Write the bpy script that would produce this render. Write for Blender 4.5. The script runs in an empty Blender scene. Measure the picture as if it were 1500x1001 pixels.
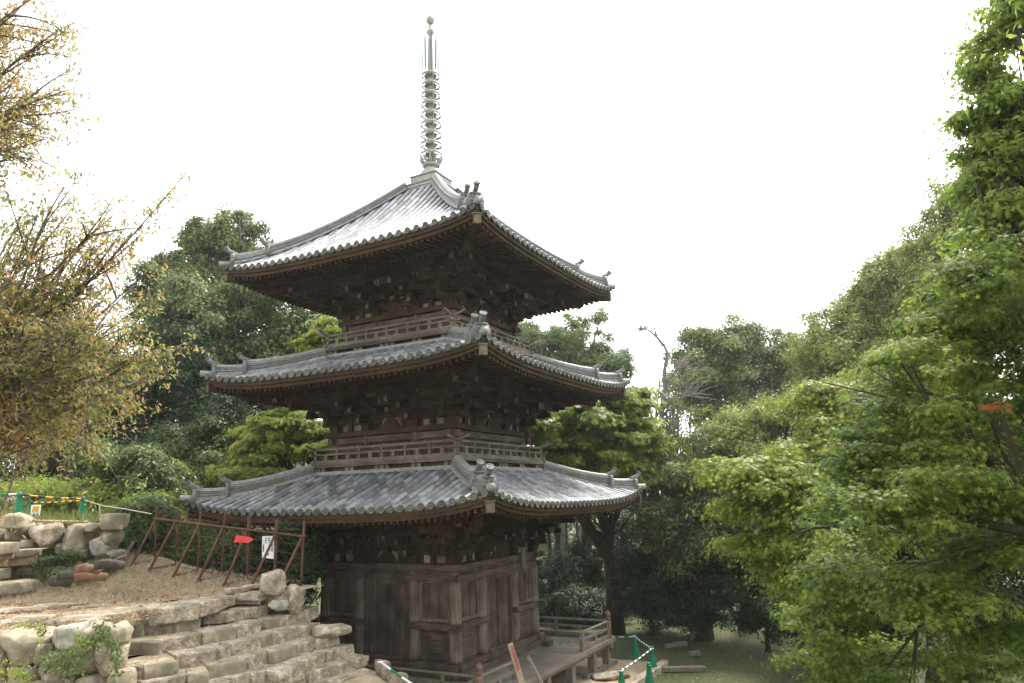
import bpy, bmesh, math, random
import numpy as np
from mathutils import Vector, Matrix, noise
from mathutils.geometry import delaunay_2d_cdt
S = bpy.context.scene
COL = S.collection
PI = math.pi
# ------------------------------------------------------------------ camera
F = 1071.5; CX, CY = 750.0, 501.5; PT = math.radians(12.0); RL = math.radians(-1.675); CZ = 5.1
fw = Vector((0, math.cos(PT), math.sin(PT))); Uv = Vector((0, -math.sin(PT), math.cos(PT))); Xv = Vector((1, 0, 0))
rt = math.cos(RL)*Xv + math.sin(RL)*Uv; up = math.cos(RL)*Uv - math.sin(RL)*Xv
cam = bpy.data.cameras.new('camera'); camo = bpy.data.objects.new('camera', cam); COL.objects.link(camo)
M = Matrix((rt, up, -fw)).transposed().to_4x4(); M.translation = (0, 0, CZ); camo.matrix_world = M
cam.sensor_width = 36; cam.lens = F/1500*36; cam.clip_start = .05; cam.clip_end = 2000
S.camera = camo
# ------------------------------------------------------------------ light
SUN_EL, SUN_AZ = math.radians(56), math.radians(38)      # azimuth to the right of the view direction (+Y)
w = bpy.data.worlds.new('World'); S.world = w; w.use_nodes = True
nt = w.node_tree; bg = nt.nodes['Background']
sk = nt.nodes.new('ShaderNodeTexSky'); sk.sky_type = 'NISHITA'; sk.sun_disc = False
sk.sun_elevation = SUN_EL; sk.sun_rotation = SUN_AZ; sk.air_density = 1.0; sk.dust_density = 1.5; sk.ozone_density = 1.0
hs = nt.nodes.new('ShaderNodeHueSaturation'); hs.inputs['Saturation'].default_value = .12
nt.links.new(sk.outputs[0], hs.inputs['Color']); nt.links.new(hs.outputs[0], bg.inputs[0])
bg.inputs[1].default_value = .15
sun = bpy.data.lights.new('sun', 'SUN'); sun.energy = 1.5; sun.angle = math.radians(14); sun.color = (1, .95, .86)
suno = bpy.data.objects.new('sun', sun); COL.objects.link(suno)
sd = Vector((math.sin(SUN_AZ)*math.cos(SUN_EL), math.cos(SUN_AZ)*math.cos(SUN_EL), math.sin(SUN_EL)))
suno.rotation_euler = sd.to_track_quat('Z', 'Y').to_euler()
S.view_settings.view_transform = 'Standard'; S.view_settings.look = 'None'
S.view_settings.exposure = 2.2; S.view_settings.gamma = 1; S.view_settings.use_curve_mapping = False
S.cycles.max_bounces = 6; S.cycles.transparent_max_bounces = 4; S.cycles.use_denoising = True
S.cycles.caustics_reflective = False; S.cycles.caustics_refractive = False
# ------------------------------------------------------------------ helpers: photo point -> place
def ray(px, py):
    r = fw + rt*((px-CX)/F) - up*((py-CY)/F)
    return r
def at(px, py, d):
    r = ray(px, py); r = r*(d/r.y); return Vector((r.x, r.y, r.z+CZ))
def onz(px, py, z):
    r = ray(px, py); r = r*((z-CZ)/r.z); return Vector((r.x, r.y, z))
def onplane(px, py, p0, n):
    r = ray(px, py); t = (Vector(p0)-Vector((0, 0, CZ))).dot(n)/r.dot(n); r = r*t
    return Vector((r.x, r.y, r.z+CZ))
def tag(o, label=None, cat=None, group=None, kind=None):
    if label: o['label'] = label
    if cat: o['category'] = cat
    if group: o['group'] = group
    if kind: o['kind'] = kind
    return o
def empty(name, loc=(0, 0, 0), rz=0, parent=None):
    o = bpy.data.objects.new(name, None); COL.objects.link(o); o.location = loc; o.rotation_euler = (0, 0, rz)
    o.empty_display_size = .2
    if parent: o.parent = parent
    return o
class MB:
    def __init__(s): s.v = []; s.f = []; s.m = []; s.M = Matrix.Identity(4); s.mi = 0
    def add(s, vs, fs, mi=None):
        b = len(s.v); M = s.M
        s.v += [tuple(M @ Vector(p)) for p in vs]
        s.f += [tuple(b+i for i in f) for f in fs]; s.m += [s.mi if mi is None else mi]*len(fs)
    def box(s, c, d, R=None, mi=None, taper=1.0):
        x, y, z = d[0]/2, d[1]/2, d[2]/2; t = taper
        vs = [(-x*t, -y*t, -z), (x*t, -y*t, -z), (x*t, y*t, -z), (-x*t, y*t, -z), (-x, -y, z), (x, -y, z), (x, y, z), (-x, y, z)]
        c = Vector(c)
        vs = [((R @ Vector(p)) if R else Vector(p))+c for p in vs]
        s.add(vs, [(0, 3, 2, 1), (4, 5, 6, 7), (0, 1, 5, 4), (1, 2, 6, 5), (2, 3, 7, 6), (3, 0, 4, 7)], mi)
    def bar(s, a, b, w, h, mi=None, upv=(0, 0, 1), ext=0):
        a = Vector(a); b = Vector(b); d = (b-a); L = d.length; d.normalize()
        if ext: a = a-d*ext; b = b+d*ext; L += 2*ext
        sx = d.cross(Vector(upv)); sx.normalize(); uz = sx.cross(d)
        R = Matrix((d, sx, uz)).transposed()
        s.box((a+b)/2, (L, w, h), R, mi)
    def tube(s, pts, rad, n=8, mi=None, cap=True, seg_mi=None):
        pts = [Vector(p) for p in pts]; k = len(pts)
        rad = rad if hasattr(rad, '__len__') else [rad]*k
        vs = []; fs = []; ms = []
        prev = None
        for i, p in enumerate(pts):
            t = (pts[min(i+1, k-1)]-pts[max(i-1, 0)]); t.normalize()
            if prev is None:
                ref = Vector((0, 0, 1)) if abs(t.z) < .9 else Vector((1, 0, 0)); x = t.cross(ref)
            else: x = prev-t*prev.dot(t)
            x.normalize(); prev = x; y = t.cross(x)
            for j in range(n):
                a = 2*PI*j/n; vs.append(p+(x*math.cos(a)+y*math.sin(a))*rad[i])
        for i in range(k-1):
            for j in range(n):
                fs.append((i*n+j, i*n+(j+1) % n, (i+1)*n+(j+1) % n, (i+1)*n+j)); ms.append(seg_mi(i) if seg_mi else (s.mi if mi is None else mi))
        if cap: 
            fs.append(tuple(range(n-1, -1, -1))); fs.append(tuple(range((k-1)*n, k*n))); ms += [ms[0], ms[-1]]
        b = len(s.v); s.v += [tuple(s.M @ p) for p in vs]; s.f += [tuple(b+i for i in f) for f in fs]; s.m += ms
    def lathe(s, prof, n=16, c=(0, 0, 0), R=None, mi=None):
        c = Vector(c); vs = []; fs = []
        for r, z in prof:
            for j in range(n):
                a = 2*PI*j/n; p = Vector((r*math.cos(a), r*math.sin(a), z)); vs.append((R @ p if R else p)+c)
        for i in range(len(prof)-1):
            for j in range(n): fs.append((i*n+j, i*n+(j+1) % n, (i+1)*n+(j+1) % n, (i+1)*n+j))
        if prof[0] != prof[-1]: fs.append(tuple(range(n-1, -1, -1))); fs.append(tuple(range((len(prof)-1)*n, len(prof)*n)))
        s.add(vs, fs, mi)
    def strip(s, rows, mi=None):
        k = len(rows[0]); vs = [p for r in rows for p in r]; fs = []
        for i in range(len(rows)-1):
            for j in range(k-1): fs.append((i*k+j, i*k+j+1, (i+1)*k+j+1, (i+1)*k+j))
        s.add(vs, fs, mi)
    def build(s, name, mats, parent=None, smooth=False, loc=None):
        me = bpy.data.meshes.new(name); me.from_pydata(s.v, [], s.f)
        for m in (mats if isinstance(mats, (list, tuple)) else [mats]): me.materials.append(m)
        me.polygons.foreach_set('material_index', s.m)
        if smooth: me.polygons.foreach_set('use_smooth', [True]*len(s.f))
        me.validate(); me.update()
        o = bpy.data.objects.new(name, me); COL.objects.link(o)
        if parent: o.parent = parent
        if loc: o.location = loc
        return o
def share(o, name, parent, loc=None, rz=None):
    c = o.copy(); COL.objects.link(c); c.parent = parent
    if loc is not None: c.location = loc
    if rz is not None: c.rotation_euler = (0, 0, rz)
    return c
# ------------------------------------------------------------------ materials
def nmat(name, cols, scale=4, rough=.8, bump=.3, stretch=(1, 1, 1), detail=8, island=0, cols2=None, scale2=1.2, mix2=.5, spec=.3, dist=.02, bscale=None, metal=0, lo=.3, hi=.7, coords='Object', lo2=.42, hi2=.62):
    m = bpy.data.materials.new(name); m.use_nodes = True; n = m.node_tree.nodes; l = m.node_tree.links
    b = n['Principled BSDF']; b.inputs['Roughness'].default_value = rough; b.inputs['Specular IOR Level'].default_value = spec; b.inputs['Metallic'].default_value = metal
    tc = n.new('ShaderNodeTexCoord'); mp = n.new('ShaderNodeMapping'); l.new(tc.outputs[coords], mp.inputs[0]); mp.inputs['Scale'].default_value = stretch
    oi = n.new('ShaderNodeObjectInfo'); mu = n.new('ShaderNodeMath'); mu.operation = 'MULTIPLY'; mu.inputs[1].default_value = 37
    l.new(oi.outputs['Random'], mu.inputs[0]); l.new(mu.outputs[0], mp.inputs['Location'])
    nz = n.new('ShaderNodeTexNoise'); nz.inputs['Scale'].default_value = scale; nz.inputs['Detail'].default_value = detail; nz.inputs['Roughness'].default_value = .65
    l.new(mp.outputs[0], nz.inputs['Vector'])
    cr = n.new('ShaderNodeValToRGB'); els = cr.color_ramp.elements
    while len(els) < len(cols): els.new(.5)
    for i, c in enumerate(cols): els[i].position = lo+(hi-lo)*i/(len(cols)-1); els[i].color = (*c, 1)
    l.new(nz.outputs[0], cr.inputs[0]); out = cr.outputs[0]
    if cols2:
        n2 = n.new('ShaderNodeTexNoise'); n2.inputs['Scale'].default_value = scale2; n2.inputs['Detail'].default_value = 6; l.new(tc.outputs[coords], n2.inputs['Vector'])
        r2 = n.new('ShaderNodeMapRange'); r2.inputs[1].default_value = lo2; r2.inputs[2].default_value = hi2; r2.inputs[4].default_value = mix2; l.new(n2.outputs[0], r2.inputs[0])
        mx = n.new('ShaderNodeMix'); mx.data_type = 'RGBA'; l.new(r2.outputs[0], mx.inputs[0]); l.new(out, mx.inputs[6]); mx.inputs[7].default_value = (*cols2, 1); out = mx.outputs[2]
    if island:
        g = n.new('ShaderNodeNewGeometry'); h = n.new('ShaderNodeHueSaturation'); r3 = n.new('ShaderNodeMapRange'); r3.inputs[3].default_value = 1-island; r3.inputs[4].default_value = 1+island
        l.new(g.outputs['Random Per Island'], r3.inputs[0]); l.new(r3.outputs[0], h.inputs['Value']); l.new(out, h.inputs['Color']); out = h.outputs[0]
    l.new(out, b.inputs['Base Color'])
    if bump:
        bp = n.new('ShaderNodeBump'); bp.inputs['Strength'].default_value = bump; bp.inputs['Distance'].default_value = dist
        if bscale:
            n3 = n.new('ShaderNodeTexNoise'); n3.inputs['Scale'].default_value = bscale; n3.inputs['Detail'].default_value = 8; l.new(mp.outputs[0], n3.inputs['Vector']); l.new(n3.outputs[0], bp.inputs['Height'])
        else: l.new(nz.outputs[0], bp.inputs['Height'])
        l.new(bp.outputs[0], b.inputs['Normal'])
    return m
def leafmat(name, cols, trans=.35, rough=.55, nscale=.5, spread=.5):
    m = bpy.data.materials.new(name); m.use_nodes = True; n = m.node_tree.nodes; l = m.node_tree.links
    b = n['Principled BSDF']; b.inputs['Roughness'].default_value = rough; b.inputs['Specular IOR Level'].default_value = .22
    g = n.new('ShaderNodeNewGeometry'); tc = n.new('ShaderNodeTexCoord'); nz = n.new('ShaderNodeTexNoise'); nz.inputs['Scale'].default_value = nscale; nz.inputs['Detail'].default_value = 3
    l.new(tc.outputs['Object'], nz.inputs['Vector'])
    mr = n.new('ShaderNodeMapRange'); mr.inputs[1].default_value = .3; mr.inputs[2].default_value = .7; l.new(nz.outputs[0], mr.inputs[0])
    mx = n.new('ShaderNodeMix'); mx.inputs[0].default_value = spread; l.new(g.outputs['Random Per Island'], mx.inputs[3]); l.new(mr.outputs[0], mx.inputs[2])
    cr = n.new('ShaderNodeValToRGB'); els = cr.color_ramp.elements
    while len(els) < len(cols): els.new(.5)
    for i, c in enumerate(cols): els[i].position = .1+.8*i/(len(cols)-1); els[i].color = (*c, 1)
    l.new(mx.outputs[0], cr.inputs[0]); l.new(cr.outputs[0], b.inputs['Base Color'])
    t = n.new('ShaderNodeBsdfTranslucent'); h = n.new('ShaderNodeHueSaturation'); h.inputs['Value'].default_value = 1.5; h.inputs['Saturation'].default_value = 1.0; h.inputs['Hue'].default_value = .49
    l.new(cr.outputs[0], h.inputs['Color']); l.new(h.outputs[0], t.inputs[0])
    ms = n.new('ShaderNodeMixShader'); ms.inputs[0].default_value = trans; l.new(b.outputs[0], ms.inputs[1]); l.new(t.outputs[0], ms.inputs[2])
    l.new(ms.outputs[0], n['Material Output'].inputs[0])
    return m
def plain(name, c, rough=.6, spec=.3):
    m = bpy.data.materials.new(name); m.use_nodes = True; b = m.node_tree.nodes['Principled BSDF']
    b.inputs['Base Color'].default_value = (*c, 1); b.inputs['Roughness'].default_value = rough; b.inputs['Specular IOR Level'].default_value = spec
    return m
WALLW = nmat('wall_wood', [(0.0484, 0.0335, 0.0244), (0.107, 0.0801, 0.0595), (0.173, 0.137, 0.104)], 3, .85, .5, (9, 9, .55), cols2=(.03, .021, .017), mix2=.6, scale2=2, island=.32, spec=.15)
WALLH = nmat('beam_wood', [(0.0484, 0.0335, 0.0244), (0.107, 0.0801, 0.0596), (0.173, 0.137, 0.104)], 3, .85, .5, (.7, .7, 9), cols2=(.04, .03, .024), mix2=.6, scale2=2, island=.25, spec=.15)
COLW = nmat('column_wood', [(0.0823, 0.0598, 0.0472), (0.189, 0.148, 0.118), (0.296, 0.239, 0.194)], 3, .85, .5, (9, 9, .5), cols2=(.06, .043, .034), mix2=.6, scale2=1.6, spec=.15)
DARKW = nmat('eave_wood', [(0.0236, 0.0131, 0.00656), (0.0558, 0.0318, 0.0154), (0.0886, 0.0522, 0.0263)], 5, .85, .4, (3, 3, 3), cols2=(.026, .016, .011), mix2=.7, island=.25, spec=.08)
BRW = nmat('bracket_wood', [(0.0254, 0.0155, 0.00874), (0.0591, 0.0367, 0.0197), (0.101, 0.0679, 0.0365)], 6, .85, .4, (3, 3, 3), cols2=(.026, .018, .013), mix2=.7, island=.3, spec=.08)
ENDW = nmat('weathered_end_grain', [(0.0595, 0.0475, 0.0317), (0.114, 0.0952, 0.0662), (0.164, 0.142, 0.104)], 9, .9, .3, island=.3)
RAILW = nmat('railing_wood', [(0.0805, 0.0621, 0.0471), (0.167, 0.137, 0.108), (0.253, 0.216, 0.178)], 6, .85, .4, (3, 3, 3), island=.2, cols2=(.075, .055, .04), mix2=.6)
DECKW = nmat('deck_wood', [(.10, .084, .066), (.19, .165, .135), (.27, .245, .205)], 5, .85, .4, (4, 4, 2), island=.15, cols2=(.11, .095, .07), mix2=.6)
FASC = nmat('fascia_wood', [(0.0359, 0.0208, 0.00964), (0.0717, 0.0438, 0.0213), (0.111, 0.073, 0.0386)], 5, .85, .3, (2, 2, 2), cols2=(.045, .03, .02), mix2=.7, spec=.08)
MOSSW = nmat('mossy_wood', [(.08, .075, .05), (.15, .14, .095), (.2, .19, .14)], 5, .9, .4, (3, 3, 3), cols2=(.09, .1, .04), mix2=.6)
TILE = nmat('roof_tile', [(0.11, 0.114, 0.121), (0.221, 0.226, 0.237), (0.342, 0.348, 0.353)], 6, .36, .12, island=.5, spec=.6, cols2=(.19, .185, .13), mix2=.35, scale2=1.4)
TILED = nmat('roof_tile_weathered', [(0.115, 0.115, 0.115), (0.218, 0.218, 0.213), (0.345, 0.345, 0.328)], 9, .5, .3, island=.3, spec=.5, cols2=(.16, .155, .09), mix2=.45, scale2=2.2)
PLAS = nmat('aged_plaster', [(.16, .13, .085), (.30, .255, .18), (.42, .37, .28)], 5, .9, .3, cols2=(.08, .06, .04), mix2=.6)
COPPER = nmat('copper_patina', [(0.218, 0.222, 0.189), (0.306, 0.311, 0.266), (0.355, 0.379, 0.339)], 6, .6, .2, cols2=(.24, .235, .2), mix2=.5, spec=.4)
TILEO = nmat('ornament_tile', [(.07, .07, .07), (.15, .15, .145), (.25, .25, .235)], 9, .6, .4, spec=.35, cols2=(.12, .125, .07), mix2=.5, scale2=3)
TILEE = nmat('eave_tile', [(0.042, 0.042, 0.039), (0.078, 0.078, 0.072), (0.12, 0.12, 0.108)], 9, .6, .3, island=.3, spec=.4, cols2=(.12, .12, .06), mix2=.5, scale2=2.2)
STONE = nmat('granite', [(0.22, 0.18, 0.127), (0.416, 0.349, 0.255), (0.601, 0.519, 0.388)], 11, .9, 1.0, cols2=(.15, .125, .085), mix2=.75, scale2=3.4, dist=.05, bscale=22, lo=.32, hi=.68)
STONEG = nmat('grey_granite', [(0.188, 0.151, 0.104), (0.362, 0.298, 0.208), (0.551, 0.467, 0.329)], 5, .9, .7, cols2=(.13, .125, .085), mix2=.7, scale2=2.0, dist=.03, bscale=12)
LICHEN = nmat('lichened_granite', [(0.187, 0.17, 0.129), (0.328, 0.311, 0.252), (0.515, 0.488, 0.422)], 8, .9, .6, cols2=(.24, .24, .16), mix2=.5, scale2=3, dist=.03)
SAND = nmat('sandy_earth', [(.20, .155, .10), (.33, .27, .18), (.46, .39, .28)], 6, .95, .5, cols2=(.26, .2, .115), mix2=.6, bscale=20)
DIRT = nmat('litter_ground', [(0.169, 0.111, 0.065), (0.325, 0.227, 0.137), (0.468, 0.37, 0.234)], 7, .95, .6, cols2=(.30, .22, .135), mix2=.6, scale2=.9, bscale=24, dist=.04)
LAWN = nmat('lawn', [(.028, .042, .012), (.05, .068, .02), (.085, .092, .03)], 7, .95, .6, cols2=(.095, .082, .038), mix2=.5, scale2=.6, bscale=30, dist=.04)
MEADOW = nmat('meadow', [(.08, .11, .03), (.15, .18, .05), (.22, .22, .08)], 5, .95, .6, cols2=(.2, .17, .08), mix2=.5, bscale=30, dist=.04)
RUST = nmat('rusted_pipe', [(0.0597, 0.0265, 0.0138), (0.106, 0.0484, 0.0262), (0.146, 0.078, 0.045)], 12, .8, .3, cols2=(.07, .035, .025), mix2=.6, scale2=4)
BARK = nmat('bark', [(.03, .024, .018), (.07, .058, .044), (.12, .10, .078)], 6, .95, .8, (6, 6, 1.2), dist=.04)
BARKM = nmat('mossy_bark', [(0.0245, 0.021, 0.0112), (0.0525, 0.0434, 0.0238), (0.077, 0.07, 0.0385)], 6, .95, .8, (6, 6, 1.5), cols2=(.05, .06, .02), mix2=.6, dist=.04)
BARKL = nmat('pale_bark', [(.10, .088, .075), (.19, .17, .15), (.29, .27, .24)], 6, .95, .6, (6, 6, 1.5), dist=.03)
GREENP = nmat('green_plastic', [(0.0032, 0.128, 0.052), (0.0048, 0.168, 0.072), (0.0096, 0.216, 0.096)], 3, .5, 0, spec=.4)
WHITEP = plain('white_plastic', (.78, .78, .76), .5); BLACKP = plain('black_plastic', (.02, .02, .022), .5); YELLOWP = plain('yellow_plastic', (.75, .36, .01), .5)
REDP = nmat('red_sheet', [(.5, .03, .03), (.68, .05, .05), (.74, .09, .085)], 6, .6, .1); BLUEP = plain('blue_ink', (.08, .16, .5)); INK = plain('black_ink', (.03, .03, .035)); REDI = plain('red_ink', (.6, .06, .05)); WIRE = plain('wire', (.12, .09, .07), .6)
TAPE = plain('pale_rope', (.62, .56, .42), .8)
# ------------------------------------------------------------------ leaves
L_OVAL = np.array([(0, 0, 0), (.45, .23, .05), (1, 0, -.08), (.45, -.23, .05)])
L_LONG = np.array([(0, 0, 0), (.3, .16, .03), (.65, .15, 0), (1, 0, -.1), (.65, -.15, 0), (.3, -.16, .03)])
_tp = [(-150, .22), (-118, .70), (-82, .30), (-52, .98), (-27, .34), (0, 1.15), (27, .34), (52, .98), (82, .30), (118, .70), (150, .22)]
L_STAR = np.array([(r*math.cos(math.radians(a)), r*math.sin(math.radians(a)), -.13*r*r) for a, r in _tp])
def leaf_mesh(name, C, N, size, tmpl, rs, droop=0.0):
    n = len(C); k = len(tmpl)
    N = N/np.maximum(np.linalg.norm(N, axis=1, keepdims=True), 1e-6)
    r = rs.normal(size=(n, 3)); r[:, 2] -= droop
    u = r-(r*N).sum(1, keepdims=True)*N; u /= np.maximum(np.linalg.norm(u, axis=1, keepdims=True), 1e-6)
    v = np.cross(N, u)
    V = C[:, None, :]+size[:, None, None]*(tmpl[None, :, 0, None]*u[:, None, :]+tmpl[None, :, 1, None]*v[:, None, :]+tmpl[None, :, 2, None]*N[:, None, :])
    V = V.reshape(-1, 3).astype(np.float32)
    me = bpy.data.meshes.new(name); me.vertices.add(n*k); me.vertices.foreach_set('co', V.ravel())
    me.loops.add(n*k); me.loops.foreach_set('vertex_index', np.arange(n*k, dtype=np.int32))
    me.polygons.add(n); me.polygons.foreach_set('loop_start', np.arange(0, n*k, k, dtype=np.int32))
    me.update(calc_edges=True)
    return me
def leaf_obj(name, C, N, size, tmpl, rs, mat, parent=None, droop=0.0):
    me = leaf_mesh(name, C, N, size, tmpl, rs, droop); me.materials.append(mat)
    o = bpy.data.objects.new(name, me); COL.objects.link(o)
    if parent: o.parent = parent
    return o
def E_(px, py, d, rx, ry, rd):
    s = d/F
    return (np.array(at(px, py, d)), np.array((rx*s, rd, ry*s)))
def crown_points(ells, nclump, cr, per, rs, flat=.7, shell=.33, upb=.5):
    vol = np.array([np.prod(r)**(2/3) for c, r in ells]); pr = vol/vol.sum()
    idx = rs.choice(len(ells), nclump, p=pr)
    d = rs.normal(size=(nclump, 3)); d /= np.linalg.norm(d, axis=1, keepdims=True); rad = rs.random(nclump)**shell
    c0 = np.array([ells[i][0] for i in idx]); rr = np.array([ells[i][1] for i in idx])
    ph = rs.random(3)*9
    lump = np.array([noise.noise(Vector((a_[0]*1.6+ph[0]+i_*3.1, a_[1]*1.6+ph[1], a_[2]*1.6+ph[2]))) for a_, i_ in zip(d, idx)])
    rad = rad*np.clip(.92+.55*lump, .5, 1.35); rad[rs.random(nclump) < .07] *= 1.18
    cc = c0+d*rad[:, None]*rr
    sz = cr*(.55+.9*rs.random(nclump))
    npc = np.maximum((per*(sz/cr)**2).astype(int), 3)
    rep = np.repeat(np.arange(nclump), npc)
    q = rs.normal(size=(len(rep), 3))*.47
    q *= (.6+.6*rs.random((nclump, 3)))[rep]
    off = q*sz[rep][:, None]*np.array([1, 1, flat])
    # each clump leans a little, so that its underside hangs
    off[:, 2] -= .25*np.hypot(off[:, 0], off[:, 1])*rs.random(len(rep))
    C = cc[rep]+off
    out = d[rep]*.35+q*1.25
    N = out+np.array([0, 0, upb])+rs.normal(size=out.shape)*.42
    return cc, C, N
def limb_pts(a, b, rs, sag=.12, n=5):
    a = np.array(a); b = np.array(b); L = np.linalg.norm(b-a); k = rs.normal(size=3)*sag*L*.5
    return [a+(b-a)*t+k*math.sin(t*PI)+np.array((0, 0, sag*L*(t**.7-t))) for t in np.linspace(0, 1, n)]
def tree(name, label, cat, base, top, r, ells, leafm, nclump=120, cr=.6, per=220, L=.16, tmpl=L_OVAL, flat=.7, seed=1, bark=None, limbs=30, group=None, droop=0.3, mids=None, shell=.33, extra=None, shade_crown=None):
    rs = np.random.RandomState(seed); base = Vector(base); top = Vector(top)
    root = empty(name, base); tag(root, label, cat, group)
    cc, C, N = crown_points(ells, nclump, cr, per, rs, flat, shell, .5 if flat > .4 else .95)
    if shade_crown:  # added out-of-view leaves for shade, merged into the crown mesh
        c2_, C2, N2 = crown_points(shade_crown[0], shade_crown[1], shade_crown[2], shade_crown[3], rs, flat, .5); C = np.vstack([C, C2]); N = np.vstack([N, N2])
    b = np.array(base)
    size = L*(.6+.7*rs.random(len(C)))
    leaf_obj('crown', C-b, N, size, tmpl, rs, leafm, root, droop)
    mb = MB(); p = [base-base]
    if mids: p += [Vector(m)-base for m in mids]
    else:
        for t in (.3, .6): p.append((top-base)*t+Vector(rs.normal(size=3))*.03*(top-base).length)
    p.append(top-base)
    rr = [r*(1.25 if i == 0 else 1-.65*i/(len(p)-1)) for i in range(len(p))]
    mb.tube(p, rr, 9)
    tp = np.array([list(q) for q in p])
    order = rs.permutation(len(cc))[:limbs]
    for i in order:
        e = cc[i]-b; t = min(max(rs.uniform(.3, .95), 0), 1)*(len(p)-1); j = min(int(t), len(p)-2); f = t-j
        a = tp[j]*(1-f)+tp[j+1]*f
        if a[2] > e[2]: a = tp[max(1, len(p)//2)]*.9
        lp = limb_pts(a, e, rs); ln = np.linalg.norm(e-a); r0 = min(r*.4, .012*ln+.015)
        mb.tube([Vector(q) for q in lp], [r0*(1-.8*k/4) for k in range(5)], 5, cap=False)
        for k in range(2):
            e2 = e+rs.normal(size=3)*cr*1.0; mb.tube([Vector(lp[3]), Vector((lp[3]+e2)/2), Vector(e2)], [r0*.4, r0*.25, r0*.1], 4, cap=False)
    if extra: extra(mb, base)
    mb.build('trunk', bark or BARK, root, True)
    return root
def rock(size, seed, m=5, amp=.09, n=7, fr=1.6):
    """irregular rounded block, centred on the origin, as (verts, faces)"""
    vs = []; idx = {}; fs = []
    def gp(t): return t if m < 7 else math.copysign(1-(1-abs(t))**2.2, t)
    def vid(p):
        key = tuple(round(c, 4) for c in p)
        if key not in idx: idx[key] = len(vs); vs.append(p)
        return idx[key]
    for ax in range(3):
        for sg in (-1, 1):
            for i in range(n):
                for j in range(n):
                    q = []
                    for (a, c) in ((i, j), (i+1, j), (i+1, j+1), (i, j+1)):
                        p = [0, 0, 0]; p[ax] = sg; p[(ax+1) % 3] = gp(-1+2*a/n); p[(ax+2) % 3] = gp(-1+2*c/n); q.append(vid(p))
                    fs.append(tuple(q if sg > 0 else q[::-1]))
    out = []; rnd = random.Random(seed); off = Vector((rnd.uniform(0, 90), rnd.uniform(0, 90), rnd.uniform(0, 90)))
    sk = [rnd.uniform(-.14, .14)*(1 if m < 9 else .4) for _ in range(6)]
    pls = []
    for _ in range(7 if m < 7 else (4 if m < 9 else 1)):
        n_ = Vector((rnd.gauss(0, 1), rnd.gauss(0, 1), rnd.gauss(0, .8))).normalized(); pls.append((n_, rnd.uniform(.80, 1.0) if m < 7 else rnd.uniform(1.05, 1.3)))
    for p in vs:
        x, y, z = p; q = (abs(x)**m+abs(y)**m+abs(z)**m)**(1/m); v = Vector((x/q, y/q, z/q))
        v = Vector((v.x*(1+sk[0]*v.z+sk[1]*v.y), v.y*(1+sk[2]*v.x+sk[3]*v.z), v.z*(1+sk[4]*v.x+sk[5]*v.y)))
        for n_, d_ in pls:
            t_ = v.dot(n_)
            if t_ > d_: v = v-n_*(t_-d_)
        w_ = Vector((v.x*size[0], v.y*size[1], v.z*size[2]))
        s_ = min(size); g = noise.noise(w_*fr/s_*.5+off)*amp+noise.noise(w_*fr/s_*1.7+off)*amp*.5+noise.noise(w_*fr/s_*4+off)*amp*.22
        out.append(w_+v.normalized()*g*s_*2)
    return out, fs
def rock_obj(name, loc, size, rz, seed, mat, parent=None, m=5, amp=.09, R=None, n=7):
    vs, fs = rock((size[0]/2, size[1]/2, size[2]/2), seed, m, amp, n); mb = MB()
    if R is not None: vs = [R @ v for v in vs]
    mb.add(vs, fs); o = mb.build(name, mat, parent, True, loc)
    if R is None: o.rotation_euler = (0, 0, rz)
    return o
#@@NEXT
# ================================================================== the pagoda
PC = Vector((-2.4417, 21.9017, 0)); PR = math.radians(-28.39)
pag = empty('pagoda', PC, PR)
tag(pag, 'tall weathered wooden three-storey pagoda with grey tiled roofs and a bronze spire', 'pagoda')
RZ = [Matrix.Rotation(k*PI/2, 4, 'Z') for k in range(4)]
class Lv: pass
def lv(**k):
    o = Lv(); o.__dict__.update(k); return o
LV = [lv(a=2.1, plate=3.49, e=4.75, ztip=5.21, sw=.36, t=2.42, zt=5.80, kk=.10, rows=35),
      lv(a=1.97, plate=7.03, e=4.53, ztip=8.60, sw=.31, t=2.24, zt=9.17, kk=.10, rows=34),
      lv(a=1.743, plate=10.33, e=4.30, ztip=11.80, sw=.28, t=.60, zt=14.62, kk=.30, rows=32)]
def zroof(l, x, wv):
    v = max(0., min(1.05, (wv-l.t)/(l.e-l.t))); zm = l.ztip-l.sw
    g = v+l.kk*v*(1-v)
    return l.zt+(zm-l.zt)*g+swp(l, x, wv)
def swp(l, x, wv):
    f = abs(x)/l.e; v = max(0., min(1., (wv-l.t)/(l.e-l.t)))
    return l.sw*(.18*f**2+.82*f**4.5)*v
rnd = random.Random(5)
STOREY = ['lower', 'middle', 'upper']
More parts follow.
